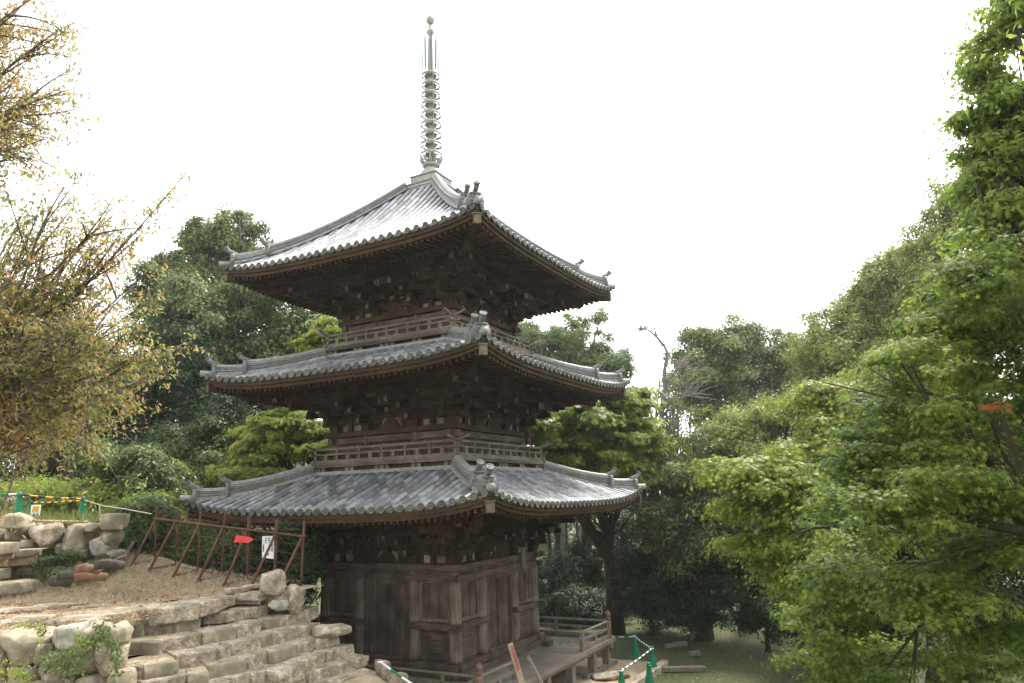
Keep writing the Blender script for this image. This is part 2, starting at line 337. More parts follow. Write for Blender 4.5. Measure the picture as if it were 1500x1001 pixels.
for li, l in enumerate(LV):
    # ---------------- roof tiles
    mb = MB(); p = 2*l.e/l.rows
    for k in range(4):
        mb.M = RZ[k]
        for j in range(l.rows+1):                       # pan tile strips between the cover rows
            x0 = -l.e+(j-.5)*p; x1 = x0+p; xm = (x0+x1)/2; xm = max(-l.e+.02, min(l.e-.02, xm))
            w0 = max(l.t-.05, min(abs(x0), abs(x1))-.02); wv = l.e-.02
            while wv > w0:
                wa = max(w0, wv-.27); rows = []
                for ww, dz in ((wa, -.006), (wv, .006)):
                    rr = []
                    for t, dd in ((0, .02), (.33, -.02), (.67, -.02), (1, .02)):
                        x = x0+p*t
                        x = max(-ww, min(ww, x)); rr.append((x, -ww, zroof(l, x, ww)+dd+dz+.02))
                    rows.append(rr)
                mb.strip(rows, 0)
                if wv > l.e-.1:                         # curved lip tile at the eave
                    a = rows[1]; mb.strip([a, [(q[0], q[1]-.012, q[2]-.065) for q in a], [(q[0], q[1]+.1, q[2]-.07) for q in a]], 2)
                wv = wa
        for j in range(l.rows):                         # round cover tiles
            x = -l.e+(j+.5)*p
            w0 = max(l.t-.03, abs(x)+.06); w1 = l.e+.015; wv = w1
            while wv > w0+.04:
                wa = max(w0, wv-.30); jx = rnd.uniform(-.006, .006); rows = []
                for ww, r in ((wa, .074), (wv, .080)):
                    z = zroof(l, x, ww)+.03
                    rows.append([(x+jx+r*math.cos(a), -ww, z+r*math.sin(a)*1.05) for a in [PI*(i/7) for i in range(8)]])
                mb.strip(rows, 0); wv = wa
            z = zroof(l, x, w1)+.035                    # round end tile
            mb.lathe([(.086, 0), (.086, .035), (.066, .036), (.062, .026), (.02, .026), (.018, .034)], 12, (x, -w1+.005, z+.005), Matrix.Rotation(PI/2, 3, 'X'), 2)
    roof = mb.build('roof', [TILE, TILED, TILEE], pag, False)
    for pl in roof.data.polygons: pl.use_smooth = True
    if li < 2:                                          # flat courses under the balcony wall
        mb = MB()
        for k in range(4):
            mb.M = RZ[k]
            for c in range(2): mb.box((0, -l.t+.02+.03*c, l.zt+.06+c*.05), (2*l.t+.1-.06*c, .2, .04))
        mb.build('ridge_course', TILED, roof)
    # ---------------- hip ridges with ornaments
    for k in range(4):
        mb = MB(); mo = MB(); mb.M = mo.M = RZ[k] @ Matrix.Rotation(-PI/4, 4, 'Z')   # local -y now runs out along the hip
        D = l.e*2**.5; D0 = l.t*2**.5-.02
        smid = D0+(D-D0)*(.66 if li < 2 else .76); s_end = D-.30
        def zh(s): return zroof(l, s/2**.5, s/2**.5)+.05
        orn = []
        for (sa, sb, H, rise) in ((D0, smid, .27 if li < 2 else .24, .12), (smid-.05, s_end, .21, .1)):
            n = 14; ss = [sa+(sb-sa)*i/n for i in range(n+1)]; nc = max(3, int(H/.045))
            def up_(s, h):
                t = (s-sa)/(sb-sa); return zh(s)+h*(1+.22*t**3)
            for c in range(nc):
                h0 = H*c/nc; h1 = H*(c+1)/nc-.017; wd = .135-.018*(c % 2)
                mb.strip([[(sx*wd, -s, up_(s, hh)) for (sx, hh) in ((-1, h0), (-1, h1), (1, h1), (1, h0), (-1, h0))] for s in ss])
            core = [[(sx*.085, -s, up_(s, hh)) for (sx, hh) in ((-1, -.06), (-1, H), (1, H), (1, -.06))] for s in ss]; mb.strip(core, 1)
            mb.strip([[(.085*math.cos(a), -s, up_(s, H)+.085*math.sin(a)) for a in [PI*i/8 for i in range(9)]] for s in ss])
            mb.strip([[(sx*.17, -s, zh(s)+dz) for (sx, dz) in ((-1, -.02), (-1.0, .05), (-.7, .07), (.7, .07), (1, .05), (1, -.02))] for s in ss])
            orn.append((sb, zh(sb), up_(sb, H)-zh(sb)))
        rg = mb.build('hip_ridge', [TILED, TILEE], roof)
        for oi, (s, z, H) in enumerate(orn):
            mo = MB(); mo.M = mb.M
            h = H+.05
            # mask plate: tapered slab with brow, eyes, cheeks and snout, flared sides
            y = -s-.05
            prof = [(-.21, -.06), (-.235, .10), (-.19, .22), (-.15, h), (.15, h), (.19, .22), (.235, .10), (.21, -.06)]
            nn = len(prof)
            mo.add([(px_, y+.05, z+pz) for px_, pz in prof]+[(px_*.92, y-.05, z+pz) for px_, pz in prof],
                   [tuple(range(nn)), tuple(range(2*nn-1, nn-1, -1))]+[(i, i+nn, (i+1) % nn+nn, (i+1) % nn) for i in range(nn)])
            for (qx, qz, r, sy) in ((-.075, h-.11, .045, .7), (.075, h-.11, .045, .7), (0, h-.18, .05, .9), (-.1, h-.2, .045, .6), (.1, h-.2, .045, .6), (-.08, h-.04, .045, .6), (.08, h-.04, .045, .6)):
                mo.lathe([(.0, -r), (r*.7, -r*.7), (r, 0), (r*.7, r*.7), (0, r)], 8, (qx, y-.05, z+qz), Matrix.Diagonal((1, sy, 1)))
            mo.box((0, y-.07, z+.10), (.22, .03, .03)); mo.box((0, y-.06, z+h-.03), (.26, .05, .045))
            # horn tile rising from the head of the plate
            pts = [(0, y+.22, z+H+.0), (0, y+.04, z+h+.02), (0, y-.12, z+h+.09), (0, y-.20, z+h+.17)]
            mo.tube(pts, [.06, .064, .068, .075], 12)
            dr = (Vector(pts[3])-Vector(pts[2])).normalized(); Rq = dr.to_track_quat('Z', 'Y').to_matrix()
            mo.lathe([(.085, -.02), (.092, .02), (.07, .03), (.065, .018), (.03, .018), (.024, .032)], 14, Vector(pts[3]), Rq)
            mo.build('ridge_ornament', TILEO, rg, True)
        mo = MB(); mo.M = mb.M
        mo.tube([(0, -D+.45, zh(D-.45)+.06), (0, -D+.1, zh(D-.1)+.05), (0, -D-.12, zh(D)+.05)], [.085, .085, .092], 12)
        mo.build('corner_tile', TILED, rg, True)
    # ---------------- eaves: fascia, rafters, soffit
    for k in range(4):
        mb = MB(); mb.M = RZ[k]; n = 40
        xs = [-1+2*i/n for i in range(n+1)]
        def line(wv, dz, sc=1.0): return [(x*wv, -wv, zroof(l, x*wv, l.e)+dz) for x in xs]
        for (wo, wi, zt_, zb_) in ((l.e-.03, l.e-.16, -.04, -.13), (l.e-.09, l.e-.24, -.13, -.225)):
            a = [(x*wo, -wo, zroof(l, x*l.e, l.e)+zt_) for x in xs]; b = [(x*wo, -wo, zroof(l, x*l.e, l.e)+zb_) for x in xs]
            c = [(x*wi, -wi, zroof(l, x*l.e, l.e)+zb_) for x in xs]; d = [(x*wi, -wi, zroof(l, x*l.e, l.e)+zt_) for x in xs]
            mb.strip([a, b, c, d, a])
        mb.build('eave_board', FASC, roof)
    zr = l.ztip-l.sw; w1 = l.e-.14; w2 = l.e-.95; ctr = .17
    def zfl(wv, x):  # top of flying rafters
        return zr-.20+(w1-wv)*.10+l.sw*(.18*(abs(x)/l.e)**2+.82*(abs(x)/l.e)**4.5)*max(0, (wv-l.a)/(l.e-l.a))
    def zba(wv, x):
        return zr-.20+(w1-w2)*.10-.14+(w2-wv)*.30+l.sw*(.18*(abs(x)/l.e)**2+.82*(abs(x)/l.e)**4.5)*max(0, (wv-l.a)/(l.e-l.a))
    for k in range(4):
        mb = MB(); mb.M = RZ[k]; nr = int(2*w1/ctr)
        for i in range(nr+1):
            x = -w1+2*w1*i/nr
            a = max(w2-.05, abs(x)+.03)
            if a < w1-.08:
                mb.bar((x, -a, zfl(a, x)-.05), (x, -w1, zfl(w1, x)-.05), .075, .095)
            a = max(l.a-.15, abs(x)+.03)
            if a < w2-.02:
                mb.bar((x, -a, zba(a, x)-.05), (x, -w2-.06, zba(w2+.06, x)-.05), .08, .10)
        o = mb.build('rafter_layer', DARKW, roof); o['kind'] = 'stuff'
        mb = MB(); mb.M = RZ[k]
        for f0, f1, zf in ((w2-.08, w1+.02, zfl), (l.a-.3, w2, zba)):
            rows = []
            for i in range(9):
                wv = f0+(f1-f0)*i/8; rows.append([(x*wv, -wv, zf(wv, x*wv)+.012) for x in xs])
            mb.strip(rows)
        wv = w2+.02                                     # board carrying the flying rafters
        mb.strip([[(x*wv, -wv, zba(wv, x*wv)+dz) for x in xs] for dz in (0, .15)])
        wv = w2+.10; mb.strip([[(x*wv, -wv, zba(wv, x*wv)+dz) for x in xs] for dz in (.012, .12)]); mb.strip([[(x*q, -q, zba(q, x*q)+.012) for x in xs] for q in (w2+.02, w2+.10)])
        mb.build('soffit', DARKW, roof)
        # hip rafter below the corner
        mb = MB(); mb.M = RZ[k] @ Matrix.Rotation(-PI/4, 4, 'Z'); q = 2**.5
        mb.bar((0, -l.a*q, zba(l.a, l.a)-.16), (0, -(w2+.15)*q, zba(w2+.15, w2+.15)-.10), .17, .24)
        mb.bar((0, -(w2-.2)*q, zfl(w2-.2, w2-.2)-.08), (0, -(l.e-.10)*q, zfl(l.e-.1, l.e-.1)-.06), .15, .20)
        mb.mi = 1; e1 = Vector((0, -(l.e-.07)*q, zfl(l.e-.1, l.e-.1)-.055)); mb.box(e1, (.18, .06, .23)); mb.box(e1+Vector((0, 0, .125)), (.22, .12, .03))
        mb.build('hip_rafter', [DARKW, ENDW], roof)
    # ---------------- bracket zone
    zp = l.plate; wpur = l.a+1.05; zpur = zba(wpur, 0)-.115; H = zpur-.2-zp
    for k in range(4):
        mb = MB(); mb.M = RZ[k]; L = l.a
        mb.box((0, -L, zp-.07), (2*L+.62, .36, .14)) if k % 2 == 0 else mb.box((0, -L, zp-.07), (2*L-.38, .356, .138))
        mb.build('wall_plate', WALLH if li == 0 else BRW, pag)
        mb = MB(); mb.M = RZ[k]
        mb.box((0, -wpur, zpur-.1), (2*wpur+.7, .16, .2 if k % 2 else .196)); mb.mi = 1
        for sx in (-1, 1): mb.box((sx*(wpur+.36), -wpur, zpur-.1), (.03, .15, .185))
        mb.mi = 0
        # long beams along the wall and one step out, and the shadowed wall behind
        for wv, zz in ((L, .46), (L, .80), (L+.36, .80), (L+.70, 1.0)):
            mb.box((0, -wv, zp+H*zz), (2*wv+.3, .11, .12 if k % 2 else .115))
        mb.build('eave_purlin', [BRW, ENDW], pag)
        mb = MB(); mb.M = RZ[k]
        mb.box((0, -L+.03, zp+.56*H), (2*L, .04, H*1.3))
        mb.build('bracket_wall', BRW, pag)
        # pale ribs under the purlin, plaster between the blocks and struts
        mb = MB(); mb.M = RZ[k]
        bays = [(-L, -.42*L), (-.42*L, .42*L), (.42*L, L)]
        for bi, (xa, xb) in enumerate(bays):
            xm = (xa+xb)/2; hw = .21
            for sx in (-1, 1):                          # rounded plaster panel, each side of the strut
                mb = MB(); mb.M = RZ[k]
                c0 = xm+sx*.19; pts = [(-.15*.9, .03), (.15*.9, .03)]+[(.135*math.cos(a), .16+.15*math.sin(a)) for a in [PI*i/8 for i in range(9)]]
                nn = len(pts); mb.add([(c0+qx, -L-.006, zp+qz) for qx, qz in pts]+[(c0+qx, -L+.02, zp+qz) for qx, qz in pts], [tuple(range(nn)), tuple(range(2*nn-1, nn-1, -1))]+[(i, i+nn, (i+1) % nn+nn, (i+1) % nn) for i in range(nn)])
                mb.build('plaster_panel', PLAS, pag)
            for sx in (-1, 1):
                mb = MB(); mb.M = RZ[k]; c0 = xm+sx*.17; mb.box((c0, -L-.004, zp+H*.64), (.14, .05, .13)); mb.build('plaster_block', PLAS, pag)
        for bi, (xa, xb) in enumerate(bays):
            mb = MB(); mb.M = RZ[k]
            for q in range(5):
                x = (xa+xb)/2+(q-2)*.105
                mb.tube([(x, -L-.74, zp+H*.99), (x, -L-.82, zp+H*1.13), (x, -L-.98, zp+H*1.2)], [.026]*3, 5)
            mb.build('eave_ribs', PLAS, pag)
        for xa, xb in bays:                              # struts between the bracket sets
            mb = MB(); mb.M = RZ[k]; xm = (xa+xb)/2
            mb.box((xm, -L-.05, zp+.16), (.10, .09, .3), taper=1.5); mb.box((xm, -L-.06, zp+.36), (.24, .17, .12), taper=.7)
            if xb-xa > 1.4: 
                mb.add([(xm+sx*.36, -L-.09, zp) for sx in (-1, 1)]+[(xm+sx*.11, -L-.09, zp+.3) for sx in (1, -1)]+[(xm+sx*.36, -L-.02, zp) for sx in (-1, 1)]+[(xm+sx*.11, -L-.02, zp+.3) for sx in (1, -1)], [(0, 1, 2, 3), (4, 7, 6, 5), (0, 3, 7, 4), (1, 5, 6, 2), (3, 2, 6, 7)])
            mb.build('strut', BRW, pag)
    def blk(mb, x, y, z, s=.17): mb.box((x, y, z), (s, s, .13), taper=.72)
    # one bracket set for the wall line, one for the corner
    mb = MB()
    mb.box((0, 0, .10), (.32, .32, .2), taper=.7)
    z1, z2, z3 = H*.30, H*.60, H*.88
    def arm(x0, y0, x1, y1, z, h=.14, wd=.11): mb.bar((x0, y0, z), (x1, y1, z), wd, h)
    arm(-.48, 0, .48, 0, z1); arm(0, .1, 0, -.46, z1)
    for x in (-.4, 0, .4): blk(mb, x, 0, z1+.13)
    blk(mb, 0, -.38, z1+.13)
    arm(-.5, -.36, .5, -.36, z2); arm(0, .1, 0, -.80, z2)
    for x in (-.42, 0, .42): blk(mb, x, -.36, z2+.13)
    blk(mb, 0, -.72, z2+.13)
    arm(-.5, -.70, .5, -.70, z3-.03)
    for x in (-.42, 0, .42): blk(mb, x, -.70, z3+.09)
    mb.bar((0, .1, H*1.15), (0, -1.32, H*.72), .12, .16)          # tail rafter
    arm(-.5, -1.05, .5, -1.05, H*.93, .12)
    for x in (-.42, 0, .42): blk(mb, x, -1.05, H*.93+.10)
    mb.mi = 1
    for x in (-.5, .5): mb.box((x, 0, z1), (.012, .10, .12)); mb.box((x*1.02, -.36, z2), (.012, .10, .12))
    mb.bar((0, -1.32, H*.72), (0, -1.335, H*.715), .105, .14)
    mb.box((0, -.464, z1), (.10, .012, .12)); mb.box((0, -.804, z2), (.10, .012, .12))
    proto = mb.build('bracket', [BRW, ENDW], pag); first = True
    for k in range(4):
        for x in (-.42*l.a, .42*l.a):
            q = RZ[k] @ Vector((x, -l.a, zp))
            if first: proto.location = q; first = False
            else: share(proto, 'bracket', pag, q, k*PI/2)
    mb = MB(); q2 = 2**.5
    mb.box((0, 0, .10), (.34, .34, .2), taper=.7)
    for sgn in (0, 1):
        mb.M = Matrix.Rotation(sgn*PI/2, 4, 'Z')            # both wall directions through the corner
        s1 = 1 if sgn == 0 else -1
        arm(-.5, 0, .5, 0, z1+.002*sgn)
        mb.bar((.75*1, 0, z2+.003*sgn), (-.5, 0, z2+.003*sgn), .11, .14); 
        for x in (-.4, .4): blk(mb, x, 0, z1+.13)
    mb.M = Matrix.Rotation(-PI/4, 4, 'Z')
    for (r1, zz) in ((.62, z1), (1.12, z2)):
        mb.bar((0, .1, zz), (0, -r1, zz), .13, .15); blk(mb, 0, -r1+.1, zz+.14, .19)
    mb.bar((0, .1, H*1.12), (0, -1.9, H*.70), .15, .18)
    mb.box((0, -1.42, H*.98), (.3, .3, .16), taper=.7); mb.mi = 1; mb.bar((0, -1.9, H*.70), (0, -1.92, H*.697), .13, .16); mb.mi = 0
    mb.M = Matrix.Identity(4)
    for (o_, z_) in ((.36, z2), (.70, z3)):
        for hz in (0, 1):
            if hz: mb.bar((-.55, -o_, z_), (o_+.45, -o_, z_), .11, .14)
            else: mb.bar((o_, -o_-.45, z_+.002), (o_, .55, z_+.002), .11, .14)
        for t in (-.4, 0, o_+.3): blk(mb, t, -o_, z_+.13)
        for t in (.4, 0, -o_-.3): blk(mb, o_, t, z_+.13)
    proto = mb.build('corner_bracket', [BRW, ENDW], pag); 
    for k in range(4):
        q = RZ[k] @ Vector((l.a, -l.a, zp))
        if k == 0: proto.location = q
        else: share(proto, 'corner_bracket', pag, q, k*PI/2)
# ---------------- walls of the upper storeys with their balconies
for li, (bz, zrail, b) in ((1, (6.14, 6.55, 2.47)), (2, (9.50, 9.88, 2.29))):
    l = LV[li]; lo = LV[li-1]
    mb = MB(); mb.box((0, 0, (bz+l.plate)/2), (2*l.a-.02, 2*l.a-.02, l.plate-bz+.6)); mb.build('wall', WALLW, pag)
    for k in range(4):
        mb = MB(); mb.M = RZ[k]
        e_ = .004*(k % 2)
        mb.box((0, -l.a-.02, l.plate-.25), (2*l.a+.5-e_, .14, .17-e_)); mb.build('head_beam', WALLH, pag)
        mb = MB(); mb.M = RZ[k]
        mb.box((0, -l.a-.05, l.plate-.52), (2*l.a+.30-e_, .17, .15-e_)); mb.build('rail_beam', WALLH, pag)
        mb = MB(); mb.M = RZ[k]
        for x in (-.42*l.a, .42*l.a): mb.tube([(x, -l.a, bz-.1), (x, -l.a, l.plate-.14)], .11, 12)
        mb.box((0, -l.a-.003, (bz+l.plate)/2-.15), (l.a*.7, .02, l.plate-bz-.5))
        for q in range(6): mb.box((-.33*l.a+q*.66*l.a/5, -l.a-.02, (bz+l.plate)/2-.15), (.03, .03, l.plate-bz-.5))
        mb.build('column', WALLW, pag)
        q = RZ[k] @ Vector((l.a-.02, -l.a+.02, 0)); mb = MB(); mb.tube([(q.x, q.y, bz-.1), (q.x, q.y, l.plate-.14)], .13, 14); mb.build('column', COLW, pag)
    bal = MB()
    for k in range(4):
        bal.M = RZ[k]; e_ = .003*(k % 2)
        bal.box((0, -b+.55, bz-.045), (2*b-.02-e_*4, 1.1, .09-e_)) if k % 2 == 0 else bal.box((0, -b+.55, bz-.045), (2*b-2.2, 1.1, .087))
        bal.box((0, -b+.05, bz-.02), (2*b+.1-e_*9, .1, .12-e_))                     # lit edge beam
        bal.box((0, -lo.t+.03, (lo.zt+.08+bz-.26)/2), (2*lo.t-.06-e_*9, .14, bz-.26-lo.zt-.06))    # base board
        bal.box((0, -lo.t+.06, bz-.24), (2*lo.t-.02-e_*9, .18, .06-e_))
    bal = bal.build('balcony', RAILW, pag)
    mb = MB(); mb.box((0, 0, bz-.20), (2*b-.44, 2*b-.44, .20)); mb.build('base', WALLW, bal)
    for k in range(4):
        mb = MB(); mb.M = RZ[k]
        nb = 5
        for i in range(nb):
            x0 = -b+.22+(2*b-.44)*i/(nb-1)
            for dx in ((-.18, 0, .18) if i % 2 == 0 else (-.09, .09)):
                mb = MB(); mb.M = RZ[k]; x = max(-b+.1, min(b-.1, x0+dx)); mb.box((x, -b+.14, bz-.155), (.13, .14, .11)); mb.build('support_block', RAILW, bal)
        mb = MB(); mb.M = RZ[k]; e_ = .004*(k % 2)
        mb.box((0, -b+.09, bz+.075), (2*b+.06-e_, .12, .07-e_))                   # bottom rail
        zm = (bz+zrail)/2+.06
        mb.box((0, -b+.09, zm), (2*b+.25-e_, .07, .045-e_))
        n = 20; pts = []
        for i in range(n+1):
            x = -b-.30+(2*b+.60)*i/n; ex = max(0, abs(x)-(b-.12)); pts.append((x, -b+.09, zrail+.36*ex**1.3+.003*(k % 2)))
        mb.tube(pts, .034, 8)
        npst = 7
        for i in range(npst):
            x = (-b+.12)+(2*b-.24)*i/(npst-1)
            mb.box((x, -b+.09, (bz+.1+zrail)/2), (.075, .075, zrail-bz-.12)); mb.box((x, -b+.09, zrail-.05), (.10, .09, .06), taper=.6)
            if i < npst-1:
                x2 = x+(2*b-.24)/(npst-1)/2; mb.box((x2, -b+.09, (bz+.11+zm)/2), (.09, .08, zm-bz-.1), taper=1.2)
        mb.build('railing', RAILW, bal)
# ---------------- lower storey
l = LV[0]; a = l.a; zb = 1.18
mb = MB(); mb.box((0, 0, 2.4), (2*a-.1, 2*a-.1, 3.0)); mb.build('wall', WALLW, pag)
cp = None
for k in range(4):
    for x in (-a, -.42*a, .42*a):
        q = RZ[k] @ Vector((x, -a, zb))
        if cp is None:
            mb = MB(); mb.lathe([(.165, 0), (.165, .1), (.158, 1.2), (.15, 2.17)], 20); cp = mb.build('column', COLW, pag, True, q)
        else: share(cp, 'column', pag, q, k*1.3+x)
rv = random.Random(3)
for k in range(4):
    e_ = .004*(k % 2)
    mb = MB(); mb.M = RZ[k]
    mb.box((0, -a-.0, 3.30), (2*a+.02-e_, .10, .13-e_)); mb.box((0, -a-.09, 3.165), (2*a+.52-e_, .16, .15-e_))
    mb.build('head_beam', WALLH, pag)
    mb = MB(); mb.M = RZ[k]; mb.box((0, -a-.02, 1.10), (2*a+.55-e_, .32, .155-e_)); mb.box((0, -a-.10, .935), (2*a+.95-e_*3, .34, .17-e_)); mb.build('sill_beam', WALLH, pag)
    for sx in (-1, 1):
        xa, xb = sorted((sx*.42*a, sx*a)); xm = (xa+xb)/2
        mb = MB(); mb.M = RZ[k]; mb.box((xm+sx*.11, -a-.11, 2.02), (xb-xa+.52, .17-e_, .155-e_)); mb.build('waist_rail', WALLH, pag)
        mb = MB(); mb.M = RZ[k]                            # boarded panel above, plain boards below
        x0 = xa+.15; x1 = xb-.15
        for i in range(7):
            wv = (x1-x0-.16)/7; mb.box((x0+.08+wv*(i+.5), -a+.035+rv.uniform(-.006, .006), 2.60), (wv-.006, .03, .90))
        mb.build('wall_panel', WALLW, pag)
        mb = MB(); mb.M = RZ[k]
        for x in (x0+.035, x1-.035): mb.box((x, -a+.01, 2.6), (.07, .06, 1.0))
        mb.box((xm, -a+.012, 3.06), (x1-x0-.14, .056, .07)); mb.box((xm, -a+.012, 2.14), (x1-x0-.14, .056, .08)); mb.build('panel_frame', COLW, pag)
        mb = MB(); mb.M = RZ[k]
        for i in range(3): mb.box((xm, -a+.03+rv.uniform(-.005, .005), 1.20+.25*(i+.5)), (x1-x0+.04, .03, .244))
        mb.build('lower_panel', WALLH, pag)
    dr = MB(); dr.M = RZ[k]; hw = .42*a-.15
    for sx in (-1, 1): dr.box((sx*(hw-.06), -a-.0, 2.13), (.13, .13, 1.90))
    dr.box((0, -a-.0, 3.035), (2*hw-.25, .125, .12)); dr.box((0, -a-.03, 1.21), (2*hw-.25, .16, .07))
    dr = dr.build('door', WALLW, pag)
    for sx in (-1, 1):
        mb = MB(); mb.M = RZ[k]; ww = (hw-.125)
        for i in range(3):
            mb.box((sx*(ww/3*(i+.5)), -a+.03+rv.uniform(-.006, .006), 2.11), (ww/3-.008, .04, 1.72))
        mb.box((sx*(ww-.03), -a+.0, 2.11), (.05, .03, 1.72)); mb.box((sx*.03, -a-.0, 2.11), (.05, .03, 1.72)); mb.build('door_leaf', WALLW, dr)
# a nailed board and an open corner post on the far bay of the right wall
mb = MB(); mb.M = RZ[1]; mb.box((1.18, -a-.2, 3.37), (.2, .05, .62)); mb.build('hanging_board', MOSSW, pag)
# ---------------- finial
fin = MB(); zb0 = 14.60
for c in range(5): fin.box((0, 0, zb0+.03+c*.055), (1.32-.07*(c % 2)-.02*c, 1.32-.07*(c % 2)-.02*c, .048))
fin = fin.build('finial', TILED, pag)
mb = MB(); mb.box((0, 0, 15.02), (.94, .94, .26)); mb.box((0, 0, 15.155), (1.02, 1.02, .03))
for k in range(4):
    mb.M = RZ[k]
    for x in (-.3, 0, .3): mb.box((x, -.474, 15.01), (.012, .01, .2))
mb.build('dew_basin', COPPER, fin)
mb = MB(); mb.lathe([(.36, 15.17), (.355, 15.28), (.32, 15.40), (.22, 15.50), (.16, 15.53), (.2, 15.56), (.27, 15.58), (.29, 15.62), (.27, 15.66), (.2, 15.68)], 24)
for i in range(12):
    t = 2*PI*i/12; c, s = math.cos(t), math.sin(t); mb.tube([(.18*c, .18*s, 15.66), (.29*c, .29*s, 15.72), (.36*c, .36*s, 15.84), (.39*c, .39*s, 15.9)], [.05, .045, .03, .012], 5)
mb.build('lotus_bowl', COPPER, fin, True)
ZT = 21.1
mb = MB(); mb.tube([(0, 0, 15.6), (0, 0, 19.0), (0, 0, 20.9)], [.125, .11, .05], 12); mb.build('mast', COPPER, fin, True)
for i in range(9):
    z = 16.0+i*.355; R_ = .355-.0075*i; mb = MB()
    mb.lathe([(R_-.02, z-.035), (R_, z-.04), (R_+.012, z+.0), (R_, z+.04), (R_-.02, z+.035), (R_-.02, z-.035)], 28)
    mb.lathe([(.125, z-.06), (.19, z-.035), (.20, z+.0), (.19, z+.045), (.125, z+.06)], 18)
    for q in range(6):
        t = 2*PI*q/6+.35; c, s = math.cos(t), math.sin(t)
        if True: mb.bar((.1*c, .1*s, z), (R_*c-.005*c, R_*s-.005*s, z), .018, .03)
        mb.tube([((R_-.01)*c, (R_-.01)*s, z-.03), ((R_+.015)*c, (R_+.015)*s, z-.10), ((R_-.03)*c, (R_-.03)*s, z-.19), ((R_-.12)*c, (R_-.12)*s, z-.235)], [.018, .016, .014, .009], 5)
    mb.build('ring', COPPER, fin, True)
mb = MB()
for k in range(4):
    mb.M = RZ[k] @ Matrix.Rotation(PI/4, 4, 'Z')
    for zz in [19.08+i*.085 for i in range(14)]:
        mb.tube([(.05, 0, zz), (.16, 0, zz+.08), (.27-.012*(zz-18.9)*3, 0, zz+.02)], [.024, .02, .012], 4); mb.tube([(.16, 0, zz+.08), (.22, 0, zz+.17), (.27, 0, zz+.2)], [.02, .016, .01], 4)
    mb.tube([(.27, 0, 18.9), (.28, 0, 19.6), (.24, 0, 20.25)], [.018, .02, .01], 4); mb.tube([(.16, 0, 18.95), (.165, 0, 20.2)], .016, 4)
mb.build('water_flame', nmat('blue_grey_bronze', [(.10, .12, .125), (.17, .20, .2), (.24, .28, .28)], 8, .6, .1), fin)
mb = MB()
for z, r in ((20.47, .14), (20.92, .155)): mb.lathe([(.03, z-r*1.25), (r*.62, z-r*.8), (r, z), (r*.75, z+r*.65), (.035, z+r*1.2)], 18)
mb.lathe([(.055, 20.6), (.055, 20.78)], 10); mb.tube([(0, 0, 21.05), (0, 0, 21.28)], [.02, .004], 6)
mb.build('jewel', COPPER, fin, True)
# ---------------- veranda
vz = .85; v = 3.84
ver = MB(); rv = random.Random(8)
for k in range(4):
    ver.M = RZ[k]
    nb = 44
    for i in range(nb):
        x = -v+2*v*(i+.5)/nb; w0 = max(a-.1, abs(x))
        if w0 < v-.05: ver.box((x, -(w0+v)/2, vz-.03+rv.uniform(-.004, .004)), (2*v/nb-.008, v-w0, .055))
ver = ver.build('veranda', DECKW, pag)
for k in range(4):
    mb = MB(); mb.M = RZ[k]; e_ = .004*(k % 2)
    mb.box((0, -v-.02, vz-.035), (2*v+.2-e_*9, .10, .11-e_)); mb.box((0, -v+.16, vz-.15), (2*v+.1-e_*9, .16, .16-e_)); mb.build('deck_edge', DECKW, ver)
    for x in (-v+.15, -1.9, -.4, 1.1, 2.6):
        mb = MB(); q = RZ[k] @ Vector((x, -v+.16, 0)); mb.box((q.x, q.y, (vz-.23)/2+.02), (.2, .2, vz-.23), Matrix.Rotation(k*PI/2, 3, 'Z')); mb.build('deck_post', DECKW, ver)
npost = None
for k in range(4):
    q = RZ[k] @ Vector((v-.08, -v+.08, vz))
    if npost is None:
        mb = MB(); mb.lathe([(.085, -.35), (.085, .52), (.07, .53), (.07, .56), (.095, .57), (.095, .60), (.065, .615), (.065, .635), (.09, .66), (.088, .72), (.06, .77), (.02, .79)], 14)
        npost = mb.build('newel_post', nmat('newel_wood', [(.07, .035, .022), (.15, .085, .055), (.22, .15, .11)], 6, .8, .3), ver, True, q)
    else: share(npost, 'newel_post', ver, q, k*PI/2)
def rail(k, x0, x1, mat, endpost=True, name='railing', hgt=.50):
    mb = MB(); mb.M = RZ[k]; y = -v+.08
    mb.box(((x0+x1)/2, y, vz+.08), (x1-x0, .11, .10)); mb.box(((x0+x1)/2, y, vz+.30), (x1-x0, .06, .07)); mb.tube([(x0, y, vz+hgt), (x1, y, vz+hgt)], .035, 8)
    n = max(2, int((x1-x0)/.75)); 
    for i in range(n+1):
        x = x0+(x1-x0)*i/n; mb.box((x, y, vz+.2), (.09, .08, .26))
        if i % 2 == 0 or i == n: mb.box((x, y, vz+.4), (.07, .06, .2))
    mb.build(name, mat, ver)
rail(0, -v+.2, v-.2, MOSSW)
rail(1, 1.75, v-.18, DECKW); rail(1, -v+.18, -2.15, DECKW)
rail(2, -v+.2, v-.2, DECKW); rail(3, -v+.2, v-.2, DECKW)
for x in (1.75, -2.15):
    mb = MB(); mb.M = RZ[1]; mb.box((x, -v+.08, vz+.27), (.12, .12, .56)); mb.box((x, -v+.08, vz+.34), (.34, .08, .07)); mb.box((x, -v+.08, vz+.52), (.30, .07, .06), Matrix.Rotation(.15, 3, 'Y')); mb.build('rail_post', DECKW, ver)
